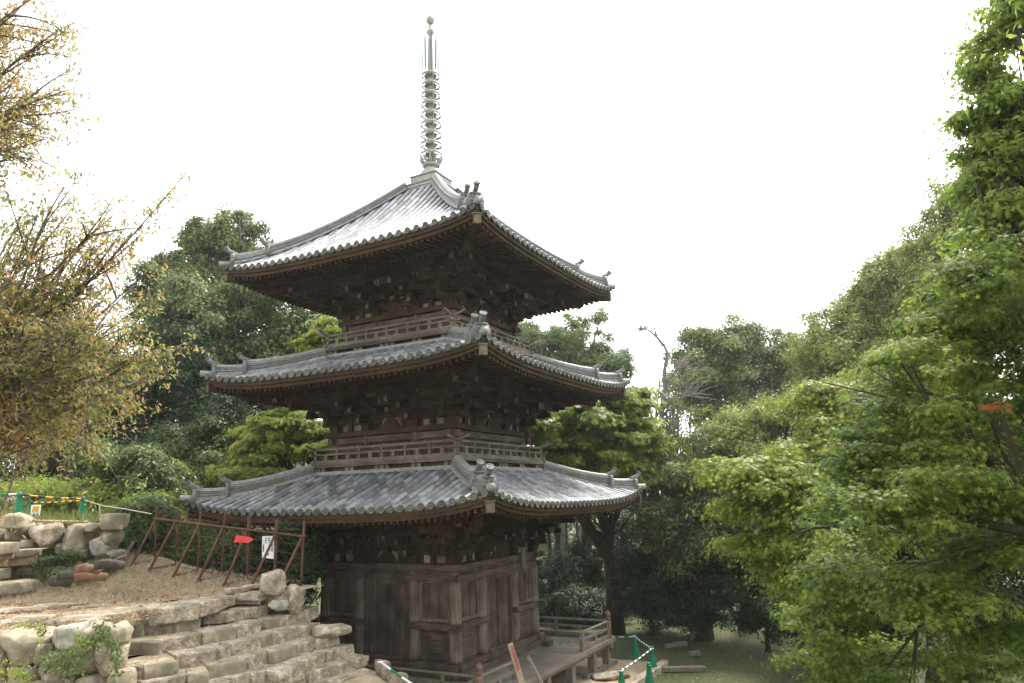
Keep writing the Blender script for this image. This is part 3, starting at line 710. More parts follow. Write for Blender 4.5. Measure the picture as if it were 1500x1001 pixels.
#@@NEXT
# ================================================================== ground
CP = [(0, 0, 3.35), (-3, 3, 3.3), (3, 2, 3.1), (0, 5, 2.8), (4, 5, 2.5), (-4, 6, 2.9), (-3, 8.5, 2.1), (0, 8, 1.7), (4, 8, 1.3), (8, 5, 1.8), (8, 9, .7), (12, 8, .9), (15, 14, .3),
      (0, 11, .9), (4, 12, .35), (-3.6, 10.5, 1.45), (-3.3, 13, 1.45), (-2.25, 14.35, 1.6), (-2.9, 14.9, 1.9), (-3.7, 15.5, 2.2), (-4.4, 15.9, 2.3), (-2.6, 15.8, 1.1), (-3.4, 16.3, 1.2), (-1.2, 13.2, .95), (.5, 13.5, .45), (-2, 15.4, .95), (-.5, 15.3, .45), (-3.2, 16.6, .75), (-4.6, 17.4, .7), (-6.5, 18.6, .6), (-8, 19.6, .5),
      (-1, 16, .3), (-4, 18.1, .3), (-2.4, 21.9, 0), (-6, 20, .1), (0, 19, 0), (2, 16, .05), (3, 20, 0), (3, 24, 0), (6, 18, 0), (7, 24, 0), (-1, 27, 0), (-7, 25, .2), (-10, 24, 1.5), (-12, 20, 2.6), (-11, 28, 1.5), (4, 30, .1), (10, 28, .2), (12, 20, .2), (-4, 33, 0), (0, 40, -.5), (10, 40, .2), (20, 30, 1), (20, 15, .8), (-20, 35, 3.6), (-20, 20, 3.8), (-30, 40, 4), (-12, 10, 3.0), (-9, 8, 3.0), (-6, 9, 2.2), (-10, 14, 3.1), (-20, 5, 3.2)]
CPA = np.array(CP)
def hgt(X, Y):
    X = np.asarray(X, float); Y = np.asarray(Y, float)
    d2 = (X[..., None]-CPA[:, 0])**2+(Y[..., None]-CPA[:, 1])**2+.15
    w_ = 1/d2**2.2; z = (w_*CPA[:, 2]).sum(-1)/w_.sum(-1)
    return z
def hz(x, y): return float(hgt(np.array([x]), np.array([y]))[0])
def grid(x0, x1, y0, y1, st, amp=.03, ns=.6):
    xs = np.arange(x0, x1+st/2, st); ys = np.arange(y0, y1+st/2, st); GX, GY = np.meshgrid(xs, ys); Z = hgt(GX, GY)
    vs = [(float(x), float(y), float(z)+amp*noise.noise(Vector((x*ns, y*ns, 0)))+amp*.5*noise.noise(Vector((x*ns*3, y*ns*3, 5)))) for x, y, z in zip(GX.ravel(), GY.ravel(), Z.ravel())]
    nx = len(xs); fs = [(j*nx+i, j*nx+i+1, (j+1)*nx+i+1, (j+1)*nx+i) for j in range(len(ys)-1) for i in range(nx-1)]
    return vs, fs
xs = [-900, -400, -180, -90, -55]+[-40+.5*i for i in range(161)]+[55, 90, 180, 400, 900]; ys = [-600, -200, -60, -20]+[-6+.5*i for i in range(153)]+[85, 120, 180, 400, 1200]
GX, GY = np.meshgrid(np.array(xs, float), np.array(ys, float)); GZ = hgt(GX, GY)*np.clip(1.6-np.hypot(GX, GY-20)/150, 0, 1)
mb = MB(); nx = len(xs); mb.add([(float(x), float(y), float(z)+.03*noise.noise(Vector((x*.6, y*.6, 0)))+.015*noise.noise(Vector((x*2, y*2, 5)))) for x, y, z in zip(GX.ravel(), GY.ravel(), GZ.ravel())], [(j*nx+i, j*nx+i+1, (j+1)*nx+i+1, (j+1)*nx+i) for j in range(len(ys)-1) for i in range(nx-1)])
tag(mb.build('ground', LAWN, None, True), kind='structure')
def sheet(name, poly, zf, mat, step=.35, skirt=1.5, amp=.03):
    """flat-ish sheet cut to an outline, with a skirt round it"""
    P = [Vector((p[0], p[1])) for p in poly]; pts = []
    for i in range(len(P)):
        a, b = P[i], P[(i+1) % len(P)]; n = max(1, int((b-a).length/step)); pts += [a+(b-a)*(k/n) for k in range(n)]
    nb = len(pts)
    def inside(x, y):
        c = False; j = nb-1
        for i in range(nb):
            if (pts[i].y > y) != (pts[j].y > y) and x < (pts[j].x-pts[i].x)*(y-pts[i].y)/(pts[j].y-pts[i].y)+pts[i].x: c = not c
            j = i
        return c
    x0, x1 = min(p.x for p in pts), max(p.x for p in pts); y0, y1 = min(p.y for p in pts), max(p.y for p in pts)
    rr = random.Random(4); x = x0+step/2
    allp = list(pts)
    while x < x1:
        y = y0+step/2
        while y < y1:
            q = Vector((x+rr.uniform(-.3, .3)*step, y+rr.uniform(-.3, .3)*step))
            if inside(q.x, q.y) and min((q-b).length for b in pts) > step*.5: allp.append(q)
            y += step
        x += step
    v2, e2, f2, *_ = delaunay_2d_cdt(allp, [(i, (i+1) % nb) for i in range(nb)], [], 1, 1e-5)
    vv = [(p.x, p.y, zf(p.x, p.y)+amp*noise.noise(Vector((p.x*1.3, p.y*1.3, 3)))+amp*.6*noise.noise(Vector((p.x*4, p.y*4, 8)))) for p in v2]
    mb = MB(); mb.add(vv, [tuple(f) for f in f2]); b0 = len(mb.v)
    ring = []
    for p in pts:
        k = min(range(len(v2)), key=lambda i: (v2[i]-p).length_squared); ring.append(vv[k])
    m = len(ring); mb.add(ring+[(q[0], q[1], q[2]-skirt) for q in ring], [(i, (i+1) % m, (i+1) % m+m, i+m) for i in range(m)])
    o = mb.build(name, mat, None, True); o['kind'] = 'structure'; return o
def tz(x, y): return 3.33+.13*max(0, y-15.8)+.2*math.exp(-((x+9.3)/1.4)**2)*min(1, max(0, (y-15.6)/1.5))
TERR = [(-22, 11.2), (-14, 11.3), (-9.5, 11.25), (-7.5, 11.3), (-7.6, 12.6), (-7.1, 13.9), (-6.5, 14.9), (-5.85, 15.7), (-5.15, 16.3), (-5.25, 16.8), (-7, 17.7), (-9.6, 19.2), (-10.5, 21), (-22, 22)]
sheet('terrace', TERR, tz, DIRT, .4, 2.6)
def uz(x, y): return 4.72+.05*max(0, y-17.6)+.012*max(0, -12-x)
sheet('upper_terrace', [(-30, 17.3), (-17, 18.05), (-12.5, 18.1), (-10.9, 18.2), (-10.9, 19.5), (-10.9, 22), (-10.5, 27), (-11, 34), (-30, 36), (-40, 30)], uz, MEADOW, .6, 2.5, .08)
sheet('earth_bank', [(-4.8, 16.4), (-3.5, 16.6), (-2.0, 15.6), (-1.2, 14.4), (-1.0, 12.5), (-4.0, 10.6), (-4.7, 12.5), (-4.7, 15)], lambda x, y: hz(x, y)+.04, SAND, .3, .3, .05)
# ================================================================== stone stairs
def c1(u, v): return (160+u/6.25, 850+v/6.25)
def c2(u, v): return (370+u/6.25, 850+v/6.25)
ROWS = [
 [(c1(-130, 375), c1(35, 345), .55, .26), (c1(40, 320), c1(385, 255), .85, .27), (c1(395, 275), c1(850, 225), .95, .27), (c1(855, 215), c1(1140, 150), .75, .24), (c1(1145, 135), c1(1355, 135), .5, .16), (c1(1360, 105), c2(305, 112), .55, .25)],
 [((104, 920), (162, 911), .5, .24), (c1(80, 425), c1(320, 410), .5, .23), (c1(330, 402), c1(620, 372), .5, .24), (c1(625, 378), c1(842, 338), .45, .24), (c1(850, 312), c1(1042, 300), .45, .2), (c1(1050, 305), c1(1240, 272), .45, .2), (c1(1250, 270), c1(1470, 230), .5, .2)],
 [(c1(120, 560), c1(450, 565), .5, .30), (c1(460, 560), c1(850, 490), .55, .28), (c1(856, 485), c1(1180, 435), .55, .26), (c1(1190, 433), c1(1390, 387), .5, .22), (c1(1394, 378), c2(75, 358), .5, .22), (c2(80, 362), c2(250, 342), .5, .2), (c2(256, 342), c2(420, 305), .5, .22), (c2(424, 300), c2(605, 240), .6, .26)],
 [(c1(90, 800), c1(332, 790), .5, .24), (c1(340, 795), c1(636, 742), .5, .2), (c1(610, 695), c1(985, 640), .55, .26), (c1(990, 632), c1(1128, 592), .5, .22), (c1(1134, 590), c1(1390, 530), .5, .24), (c1(1394, 522), c2(190, 492), .5, .24), (c2(195, 495), c2(385, 450), .5, .24), (c2(388, 448), c2(600, 402), .6, .24)],
 [(c1(330, 945), c1(720, 865), .5, .26), (c1(725, 870), c1(915, 845), .45, .24), (c1(890, 790), c1(1270, 738), .55, .24), (c1(1274, 720), c1(1398, 668), .5, .24), (c1(1402, 670), c2(190, 642), .5, .24), (c2(195, 658), c2(425, 602), .5, .24), (c2(428, 590), c2(590, 542), .45, .22), (c2(596, 548), c2(800, 505), .5, .2)],
 [(c1(760, 1010), c1(1120, 930), .5, .24), (c1(1130, 905), c1(1500, 800), .5, .26), (c2(5, 862), c2(240, 792), .5, .26), (c2(245, 835), c2(495, 762), .5, .26), (c2(490, 742), c2(670, 672), .5, .24), (c2(675, 664), c2(780, 632), .45, .22), (c2(785, 640), c2(930, 592), .5, .2)],
 [(c2(110, 1000), c2(295, 915), .45, .22), (c2(300, 920), c2(500, 870), .5, .24), (c2(515, 850), c2(740, 782), .55, .24), (c2(745, 790), c2(910, 742), .5, .24), (c2(914, 732), c2(1065, 692), .5, .2)],
 [(c2(420, 1030), c2(740, 940), .5, .24), (c2(750, 930), c2(910, 882), .5, .24), (c2(916, 884), c2(1130, 842), .5, .2)],
 [(c2(700, 1070), c2(940, 1005), .5, .24), (c2(950, 1000), c2(1190, 945), .5, .22)]]
st = empty('stone_staircase', (-5, 13, 1.5)); tag(st, 'broad flight of rough pale granite steps falling from the terrace towards the pagoda', 'stairs')
STI = st.matrix_basis.copy(); so = Vector((-5, 13, 1.5)); seed = 100; rs_ = random.Random(9)
for k, row in enumerate(ROWS):
    z = 3.38 if k == 0 else 3.33-.2*k
    segs = []
    for (pa, pb, dep, h) in row:
        A = onz(*pa, z); B = onz(*pb, z); segs.append((A, B, dep, h))
    A0, B0 = segs[0][0], segs[0][1]
    if k >= 1:                                            # the rows run on to the left, below the picture
        d = Vector((-.40, -.92, 0)); e = A0.copy()
        for q in range((1, 1, 2, 2, 4, 4, 4, 4, 4)[k]):
            ln = rs_.uniform(.6, .9); b = e+d*.02; segs.insert(0, (b+d*ln, b, .5, .22)); e = b+d*ln
    # earth tread of this step
    fr = []; bk = []
    for (A, B, dep, h) in segs:
        d = (B-A); d.z = 0; d.normalize(); n = Vector((-d.y, d.x, 0))
        for P in (A, B): fr.append(P+n*.12+Vector((0, 0, -.035))-so); bk.append(P+n*1.25+Vector((0, 0, -.02))-so)
    mb = MB(); mid = [(a*.55+b*.45)+Vector((0, 0, .03*noise.noise(a*3))) for a, b in zip(fr, bk)]
    mb.strip([[f+Vector((0, 0, -.17)) for f in fr], fr, mid, bk])
    step = mb.build('step', SAND, st, True)
    for (A, B, dep, h) in segs:
        d = B-A; L = d.length; dh = Vector((d.x, d.y, 0)).normalized(); n = Vector((-dh.y, dh.x, 0)); seed += 1
        rz = math.atan2(dh.y, dh.x)+rs_.uniform(-.03, .03); c = (A+B)/2+n*dep/2+Vector((0, 0, -h/2))-so
        o = rock_obj('stone_block', c, (L*1.03, dep, h*1.04), rz, seed, STONE if rs_.random() < .8 else STONEG, step, rs_.choice((14, 18, 22)) if k else 14, .028 if k else .035, None, 10)
# upper short flight at the left, going up to the meadow
def c3(u, v): return (u/6.675, 740+v/6.675)
st2 = empty('stone_staircase', (-11.5, 15.5, 3.4)); so2 = Vector((-11.5, 15.5, 3.4)); tag(st2, 'short flight of mossy stone steps at the left edge leading up past the boulder wall', 'stairs')
UR = [(3.68, [(c3(-330, 835), c3(-10, 785), .5, .26), (c3(0, 782), c3(225, 752), .5, .24), (c3(232, 755), c3(440, 722), .5, .24)]),
      (3.92, [(c3(-300, 640), c3(0, 630), .45, .24), (c3(15, 622), c3(118, 610), .45, .24), (c3(155, 600), c3(430, 588), .5, .24)]),
      (4.14, [(c3(-250, 540), c3(-10, 512), .45, .2), (c3(0, 512), c3(80, 505), .45, .2), (c3(120, 492), c3(375, 478), .5, .22), (c3(385, 470), c3(560, 455), .5, .22)]),
      (4.28, [(c3(-200, 465), c3(60, 455), .45, .18), (c3(80, 450), c3(360, 438), .5, .16)]),
      (4.5, [(c3(-220, 400), c3(-5, 385), .45, .2), (c3(5, 380), c3(212, 360), .5, .24)])]
for z, row in UR:
    fr = []; bk = []; segs = [(onz(*a, z), onz(*b, z), d_, h_) for a, b, d_, h_ in row]
    for (A, B, dep, h) in segs:
        d = (B-A); d.z = 0; d.normalize(); n = Vector((-d.y, d.x, 0))
        for P in (A, B): fr.append(P+n*.12+Vector((0, 0, -.03))-so2); bk.append(P+n*1.0+Vector((0, 0, -.02))-so2)
    mb = MB(); mb.strip([[f+Vector((0, 0, -.3)) for f in fr], fr, bk]); step = mb.build('step', DIRT, st2, True)
    for (A, B, dep, h) in segs:
        d = B-A; L = d.length; dh = Vector((d.x, d.y, 0)).normalized(); n = Vector((-dh.y, dh.x, 0)); seed += 1
        rock_obj('stone_block', (A+B)/2+n*dep/2+Vector((0, 0, -h/2))-so2, (L*1.0, dep, h), math.atan2(dh.y, dh.x), seed, STONEG, step, 12, .035)
# ------------------------------------------------------------------ boulder wall under the meadow, ivy-grown wall at the front
def face_rock(name, px, py, wpx, hpx, d, dep, mat, parent, po, m=4, amp=.1, rz=0):
    global seed; seed += 1; p = at(px, py, d); s = d/F/math.cos(PT)
    return rock_obj(name, p+Vector((0, dep/2-.05, 0))-po, (wpx*s, dep, hpx*s), rz, seed, mat, parent, m, amp, None, 9)
bw = empty('boulder_wall', (-11.5, 17.6, 3.5)); bo = Vector((-11.5, 17.6, 3.5)); tag(bw, 'low wall of big uneven boulders holding back the weedy meadow', 'wall')
for (x, y, w_, h_, m, mt) in ((61, 787, 44, 34, 4, STONE), (103, 793, 37, 46, 3.5, STONEG), (138, 802, 32, 29, 4, LICHEN), (12, 783, 30, 22, 4, STONEG), (38, 798, 18, 15, 4, STONEG), (128, 776, 19, 13, 4, STONEG), (-22, 790, 38, 38, 4, STONEG), (-60, 785, 40, 44, 4, STONE), (83, 806, 12, 16, 3, STONEG), (118, 812, 12, 14, 3, STONE), (33, 776, 12, 16, 3, STONEG), (154, 790, 16, 22, 3, STONEG), (160, 815, 20, 14, 3, STONEG)):
    face_rock('boulder', x, y, w_, h_, 17.6, .8, mt, bw, bo, m, .1)
face_rock('boulder', 12, 765, 28, 22, 17.4, .8, STONEG, bw, bo, 6, .08)
mb = MB(); mb.box((-.4, .95, .3), (3.4, .7, 1.5)); mb.build('earth_fill', DIRT, bw)
o = rock_obj('squared_block', at(169, 765, 17.9), (.52, .5, .36), .1, 77, STONEG, None, 8, .05); tag(o, 'squarish grey stone block on the meadow edge beside the fence', 'stone block')
fwl = empty('retaining_wall', (-8, 11.1, 2)); fo = Vector((-8, 11.1, 2)); tag(fwl, 'ivy grown rubble retaining wall of large stones in the lower left corner', 'wall')
for (x, y, w_, h_, m, mt) in ((27, 954, 60, 46, 5, STONEG), (89, 938, 42, 33, 5, LICHEN), (130, 932, 26, 30, 5, STONE), (152, 968, 34, 48, 4, STONE), (163, 932, 20, 26, 5, STONEG), (110, 976, 40, 40, 4, STONEG), (72, 985, 34, 46, 4, STONE), (28, 1000, 50, 40, 4, STONEG), (-30, 960, 50, 50, 5, STONE), (-30, 1010, 55, 40, 4, STONEG), (165, 1005, 24, 30, 4, STONEG), (130, 1015, 44, 36, 4, STONE), (80, 1030, 46, 44, 4, STONEG), (30, 1040, 50, 40, 4, STONE), (56, 962, 16, 30, 3, STONEG), (-80, 975, 50, 80, 4, STONEG)):
    face_rock('wall_stone', x, y, w_, h_, 11.15, .6, mt, fwl, fo, m, .08)
mb = MB(); mb.box((-1.5, .75, 0), (6.1, .9, 2.5)); mb.build('earth_fill', DIRT, fwl)
GS = [((30, 908), (.85, .75, .16), .1, 'flat pale slab lying at the left front edge of the terrace'), ((112, 906), (.85, .6, .16), .15, 'flat slab between the ivy wall and the litter on the terrace'), ((25, 893), (.95, .45, .12), .1, 'long thin slab flush with the leaf litter at the left edge'), ((82, 888), (.95, .45, .14), .05, 'leaf strewn slab at the back of the terrace paving'), ((128, 889), (.6, .4, .12), .2, 'small slab between the terrace paving and the top step')]
for i, ((x, y), sz, rz, lab) in enumerate(GS):
    p = onz(x, y, 3.38); o = rock_obj('paving_slab', p+Vector((0, 0, -.04)), sz, rz, 300+i, STONE, None, 5, .05); tag(o, lab, 'stone slab', 'slabs along the terrace edge')
for (x, y, z, sz, m, mt, lab, rz) in ((400, 854, 3.56, (.50, .42, .50), 4, STONE, 'rounded pale boulder standing at the foot of the fence end', .3), (431, 878, 3.2, (.42, .5, .6), 3, STONE, 'mossy upright boulder at the right end of the terrace edge', .4),
      (408, 888, 3.12, (.36, .34, .22), 6, LICHEN, 'small pale block wedged under the square corner stone', .2), (427, 886, 3.12, (.2, .25, .24), 5, STONE, 'small cube stone beside the mossy upright boulder', .1), (484, 925, 2.62, (.72, .6, .22), 4, MOSSW, 'flat yellowish mossy boulder at the end of the fourth step', .9), (377, 861, 3.42, (.6, .3, .12), 4, STONE, 'low flat stone in front of the fence brace', .4), (348, 866, 3.42, (.5, .35, .12), 4, STONE, 'half buried flat stone behind the top step', .4), (560, 983, 1.75, (.3, .45, .4), 4, STONE, 'broken stone at the foot of the striped bar by the veranda', .5), (578, 998, 1.5, (.5, .45, .3), 4, STONE, 'yellowish stone lying under the striped bar at the bottom of the steps', .3)):
    seed += 1; o = rock_obj('boulder', onz(x, y, z), sz, rz, seed, STONE if mt is MOSSW else mt, None, m, .09, None, 9); tag(o, lab, 'boulder', 'loose boulders round the steps')
# logs and root stumps on the terrace
for (x, y, ln, r, rz, lab) in ((88, 853, .5, .10, -.5, 'short sawn log with a dark end lying on the leaf litter'), (103, 845, .45, .08, .5, 'curved slab of bark lying between two logs on the terrace'), (133, 846, .55, .08, .05, 'reddish rotten log lying on the litter below the boulders'), (128, 835, .5, .07, -.4, 'brown broken branch lying above the rotten log'), (160, 829, .4, .07, .1, 'dark root stump under the leaning brown pole')):
    p = onz(x, y, tz(*onz(x, y, 3.45)[:2])+r*.7); mb = MB(); pts = [(-ln/2, 0, 0), (-ln/6, .02, .02), (ln/5, -.02, .01), (ln/2, .02, -.02)]; mb.tube(pts, [r, r*1.1, r*.95, r*.9], 10)
    mb.tube([(0, 0, 0), (.1, .12, .1), (.15, .25, .12)], [r*.5, r*.35, r*.1], 6)
    o = mb.build('fallen_log', BARK if 'dark' in lab or 'bark' in lab else nmat('rotten_wood', [(.07, .04, .025), (.16, .09, .055), (.24, .15, .09)], 7, .95, .6), None, True, p); o.rotation_euler = (0, 0, rz); tag(o, lab, 'log', 'logs on the terrace')
# ================================================================== fence
fn = Vector((.455, .89, 0)).normalized(); F0 = Vector((-4.72, 16.35, 3.4))
def cf(u, v): return (180+u/5, 730+v/5)
def onf(u, v, off=0): return onplane(*cf(u, v), F0-fn*off, fn)
fe = empty('pipe_fence', (-7, 17.5, 3.4)); fo = Vector((-7, 17.5, 3.4)); tag(fe, 'rusty red pipe fence with slanting braces and barbed wire behind the leaf strewn terrace', 'fence')
PO = [((250, 65), (235, 420)), ((405, 95), (390, 465)), ((570, 95), (550, 540)), ((748, 110), (725, 560)), ((925, 130), (910, 590)), ((1128, 160), (1110, 620)), ((1328, 170), (1300, 680))]
BR = [((245, 150), (60, 450)), ((395, 165), (190, 525)), ((565, 185), (365, 550)), ((740, 205), (545, 570)), ((910, 240), (735, 610)), ((1120, 260), (925, 640)), ((1315, 285), (1115, 675))]
for i, ((t, b), (bt, bb)) in enumerate(zip(PO, BR)):
    T = onf(*t); Bq = onf(*b); Bq = Vector((T.x, T.y, Bq.z)) if abs(T.x-Bq.x) > .4 else Bq
    mb = MB(); mb.tube([Bq+Vector((0, 0, -.25))-fo, T-fo], .038 if i in (4, 5) else .026, 8); mb.build('post', RUST, fe, True)
    T2 = onf(*bt, .05); z_ = tz(-6-i*.5, 16.5); Q = onf(*bb, .8); Q.z = min(Q.z, tz(Q.x, Q.y)+.06); 
    mb = MB(); mb.tube([Q-fo+Vector((0, 0, -.06)), T2-fo], .029, 8); mb.build('brace', RUST, fe, True)
    mb = MB(); mb.tube([Q-fo, Vector((Bq.x, Bq.y, Q.z+.03))-fo], .026, 8); mb.build('foot_rail', RUST, fe, True)
for off, (a, b), r in ((-.06, ((235, 155), (1335, 287)), .032), (-.06, ((150, 470), (1010, 608)), .03)):
    mb = MB(); mb.tube([onf(*a, -off)-fo, onf(*b, -off)-fo], r*.85, 8); mb.build('rail', RUST, fe, True)
for (a, b) in (((250, 105), (1328, 195)), ((250, 130), (1328, 240)), ((250, 230), (1320, 345)), ((245, 280), (1320, 420)), ((240, 340), (1310, 500)), ((240, 395), (1310, 580))):
    P = [onf(a[0]+(b[0]-a[0])*t/12, a[1]+(b[1]-a[1])*t/12+(2 if t % 2 else 0))-fo for t in range(13)]
    mb = MB(); mb.tube(P, .0045, 4)
    for q in range(36):
        i = rs_.randrange(12); c = P[i]+(P[i+1]-P[i])*rs_.random(); mb.bar(c+Vector((-.02, 0, -.03)), c+Vector((.02, 0, .03)), .006, .006)
    mb.build('barbed_wire', RUST, fe)
mb = MB(); A = onplane(*cf(850, 280), F0-fn*.45, fn); 
pts = [onplane(*cf(*q), F0-fn*.45, fn) for q in ((808, 328), (832, 278), (930, 290), (955, 308), (918, 332))]
c_ = pts[0]; nn = 5; mb.add([p-c_ for p in pts]+[p-c_+fn*.012 for p in pts], [(0, 1, 2, 3, 4), (9, 8, 7, 6, 5)]+[(i, (i+1) % 5, (i+1) % 5+5, i+5) for i in range(5)])
o = mb.build('arrow_sign', REDP, None, False, c_); tag(o, 'bright red arrow shaped board hanging from the pipe fence', 'sign')
mb = MB(); q = onplane(*cf(878, 282), F0-fn*.44, fn)-c_; q2 = onplane(*cf(880, 236), F0-fn*.06, fn)-c_; mb.tube([q, q2], .008, 5); mb.build('hanger', WIRE, o)
# white notice with columns of writing
def board(name, uv, off, mat, lab, cat):
    pts = [onplane(*q, F0-fn*off, fn) for q in uv]; c = pts[0]
    mb = MB(); mb.add([p-c for p in pts]+[p-c+fn*.01 for p in pts], [(0, 1, 2, 3), (7, 6, 5, 4)]+[(i, (i+1) % 4, (i+1) % 4+4, i+4) for i in range(4)])
    o = mb.build(name, mat, None, False, c); tag(o, lab, cat); return o, [p-c for p in pts]
def cs(u, v): return (380+u/20, 780+v/20)
o, q = board('notice_board', [cs(80, 130), cs(425, 130), cs(415, 800), cs(75, 760)], .02, WHITEP, 'white notice with vertical columns of writing behind a slanting fence brace', 'sign')
def glyphs(o, q, u0, v0, w_, h_, n, mat, nm, seedg):
    rg = random.Random(seedg); mb = MB(); ex = q[1]-q[0]; ey = q[3]-q[0]; L1, L2 = ex.length, ey.length
    for i in range(n):
        cu = u0; cv = v0+h_*(i+.5)/n; s = h_/n*.8
        for k in range(5):
            hz_ = k % 2 == 0; a = rg.uniform(-.4, .4); c = q[0]+ex*(cu+w_*(0 if hz_ else a))+ey*(cv+s*(a if hz_ else 0))-fn*.004
            dx = ex*(w_*.45 if hz_ else .012)+ey*(0 if hz_ else s*.42)
            mb.bar(c-dx, c+dx, .012, .004, upv=tuple(-fn))
    mb.build(nm, mat, o)
glyphs(o, q, .34, .07, .13, .28, 3, BLUEP, 'blue_writing', 1); glyphs(o, q, .60, .06, .13, .22, 2, INK, 'black_writing', 2); glyphs(o, q, .86, .30, .13, .42, 5, INK, 'black_writing', 3); glyphs(o, q, .13, .38, .1, .34, 6, INK, 'black_writing', 5); glyphs(o, q, .65, .58, .1, .1, 1, INK, 'black_writing', 6)
mb = MB(); ex = q[1]-q[0]; ey = q[3]-q[0]
c = q[0]+ex*.47+ey*.84-fn*.003; mb.bar(c-ex*.12, c+ex*.12, .05, .004, upv=tuple(-fn)); mb.bar(c-ey*.045-ex*.03, c+ey*.05, .05, .0045, upv=tuple(-fn)); mb.build('red_mark', REDI, o)
# leaning brown pole and wooden post left of the fence
mb = MB(); a = onz(163, 845, 3.6); b = at(196, 795, 18.2); mb.tube([a-a, (a+b)/2-a+Vector((.02, 0, .02)), b-a], [.05, .045, .035], 8); o = mb.build('leaning_pole', nmat('brown_pole', [(.07, .04, .03), (.13, .08, .06), (.19, .13, .1)], 5, .9, .4), None, True, a); tag(o, 'brown wooden pole leaning into the bushes left of the fence', 'pole')
# ================================================================== cones, bars, small signs
def cone(p, lab, h=.7, rz=0, group='green safety cones'):
    t = empty('safety_cone', p, rz); tag(t, lab, 'cone', group); s = h/.7
    global cone_p
    mb = MB(); mb.lathe([(.155*s, .03), (.15*s, .06), (.045*s, .62*s), (.05*s, .64*s), (.05*s, .66*s), (.035*s, .7*s)], 20); mb.build('cone_body', GREENP, t, True)
    mb = MB(); mb.box((0, 0, .018), (.37*s, .37*s, .036), taper=1.04); mb.build('base_plate', GREENP, t)
    mb = MB(); mb.lathe([(.062*s, .60*s), (.066*s, .62*s), (.062*s, .64*s), (.05*s, .645*s)], 14); mb.build('ring', GREENP, t, True)
    return t
def bar_(a, b, m1, m2, lab, seg=.16, r=.02, group='striped barrier bars'):
    a = Vector(a); b = Vector(b); n = max(2, int((b-a).length/seg)); pts = [(b-a)*(i/n)+Vector((0, 0, -.02*math.sin(PI*i/n))) for i in range(n+1)]
    mb = MB(); mb.tube(pts, r, 8, seg_mi=lambda i: i % 2)
    for e in (pts[0], pts[-1]): mb.lathe([(.055, -.012), (.062, 0), (.055, .012)], 14, e)
    o = mb.build('barrier_bar', [m1, m2], None, True, a); tag(o, lab, 'barrier bar', group); return o
def ctop(px, ptop, pbot, base_z):
    p = onz(px, pbot, base_z); return p
d1 = 18.5; P1 = at(24, 766, d1); P2 = at(119, 765, 19.6); P3 = at(43, 762, 21.0)
cone(P1, 'green cone behind the boulders at the left edge holding two bars', .74); cone(P2, 'green cone at the right end of the yellow and black bars', .64, .3); cone(P3, 'green cone half hidden behind the small yellow and white notice', .52, .2)
top = lambda P, h: P+Vector((0, 0, h))
bar_(at(-45, 724, 18.2), top(P1, .68), GREENP, WHITEP, 'green and white bar running off the left edge from the first cone', .22)
bar_(top(P1, .66)+Vector((.05, 0, 0)), top(P2, .58), BLACKP, YELLOWP, 'black and yellow bar joining the two tall cones on the meadow', .17)
bar_(top(P3, .46), top(P2, .56)+Vector((-.02, .06, -.02)), BLACKP, YELLOWP, 'rear black and yellow bar starting at the half hidden cone', .17)
mb = MB(); p = at(52, 751, 19.6); mb.box((0, 0, 0), (.25, .012, .36)); mb.mi = 1; mb.box((0, -.009, .075), (.17, .006, .14)); mb.mi = 2
for i in range(3): mb.box((-.03+.04*i, -.0135, .075), (.012, .004, .09)); mb.box((0, -.009, -.06-.035*i), (.16, .004, .008))
mb.mi = 0; mb.tube([(-.08, .02, -.17), (-.1, .05, -.42)], .01, 5); mb.tube([(.08, .02, -.17), (.1, .05, -.42)], .01, 5)
o = mb.build('small_notice', [WHITEP, YELLOWP, plain('grey_ink', (.3, .28, .25))], None, False, p); tag(o, 'small white notice with a yellow square in the grass between the cones', 'sign')
mb = MB(); a = top(P2, .56); pts = [Vector((0, 0, 0)), at(150, 742, 19.3)-a, at(185, 747, 19)-a, at(222, 754, 18.6)-a]; mb.tube(pts, .012, 5); mb.tube([at(146, 742, 19.3)-a, at(146, 765, 19.3)-a], .018, 5)
o = mb.build('rope', TAPE, None, False, a); tag(o, 'pale rope strung from the right hand meadow cone to the fence', 'rope')
mb = MB(); a = at(50, 764.5, 18.0); b = at(131, 766, 18.3); mb.tube([Vector(), b-a], .032, 8); o = mb.build('timber_pole', nmat('pale_pole', [(.3, .2, .12), (.45, .33, .21), (.55, .43, .3)], 6, .8, .2), None, True, a); tag(o, 'pale timber pole lying along the top of the boulder wall', 'pole')
C1 = onz(931, 963, 0); C2 = onz(957, 989, 0); C3 = onz(953, 1017, 0)
cone(C1, 'farthest green cone on the lawn behind the veranda corner', .66); cone(C2, 'green cone at the bend of the striped bars on the lawn', .76, .4); cone(C3, 'nearest green cone cut by the bottom edge of the photo', .76, .2); C4 = onz(912, 1024, 0); cone(C4, 'green cone whose tip just shows at the bottom edge left of the nearest cone', .7)
bar_(at(893, 933, 25.6), top(C1, .60), WHITEP, GREENP, 'white and green bar from the veranda corner to the farthest cone', .17)
bar_(top(C1, .62), top(C2, .70), WHITEP, GREENP, 'white and green bar between the two farther lawn cones', .17)
bar_(top(C2, .69), top(C4, .66), WHITEP, GREENP, 'white and green bar dropping towards the bottom edge of the photo', .17)
a = onz(557, 971, 2.0); b = onz(640, 1026, 1.5); bar_(a, b, WHITEP, GREENP, 'white and green bar lying against the foot of the steps by the veranda', .30, .022)
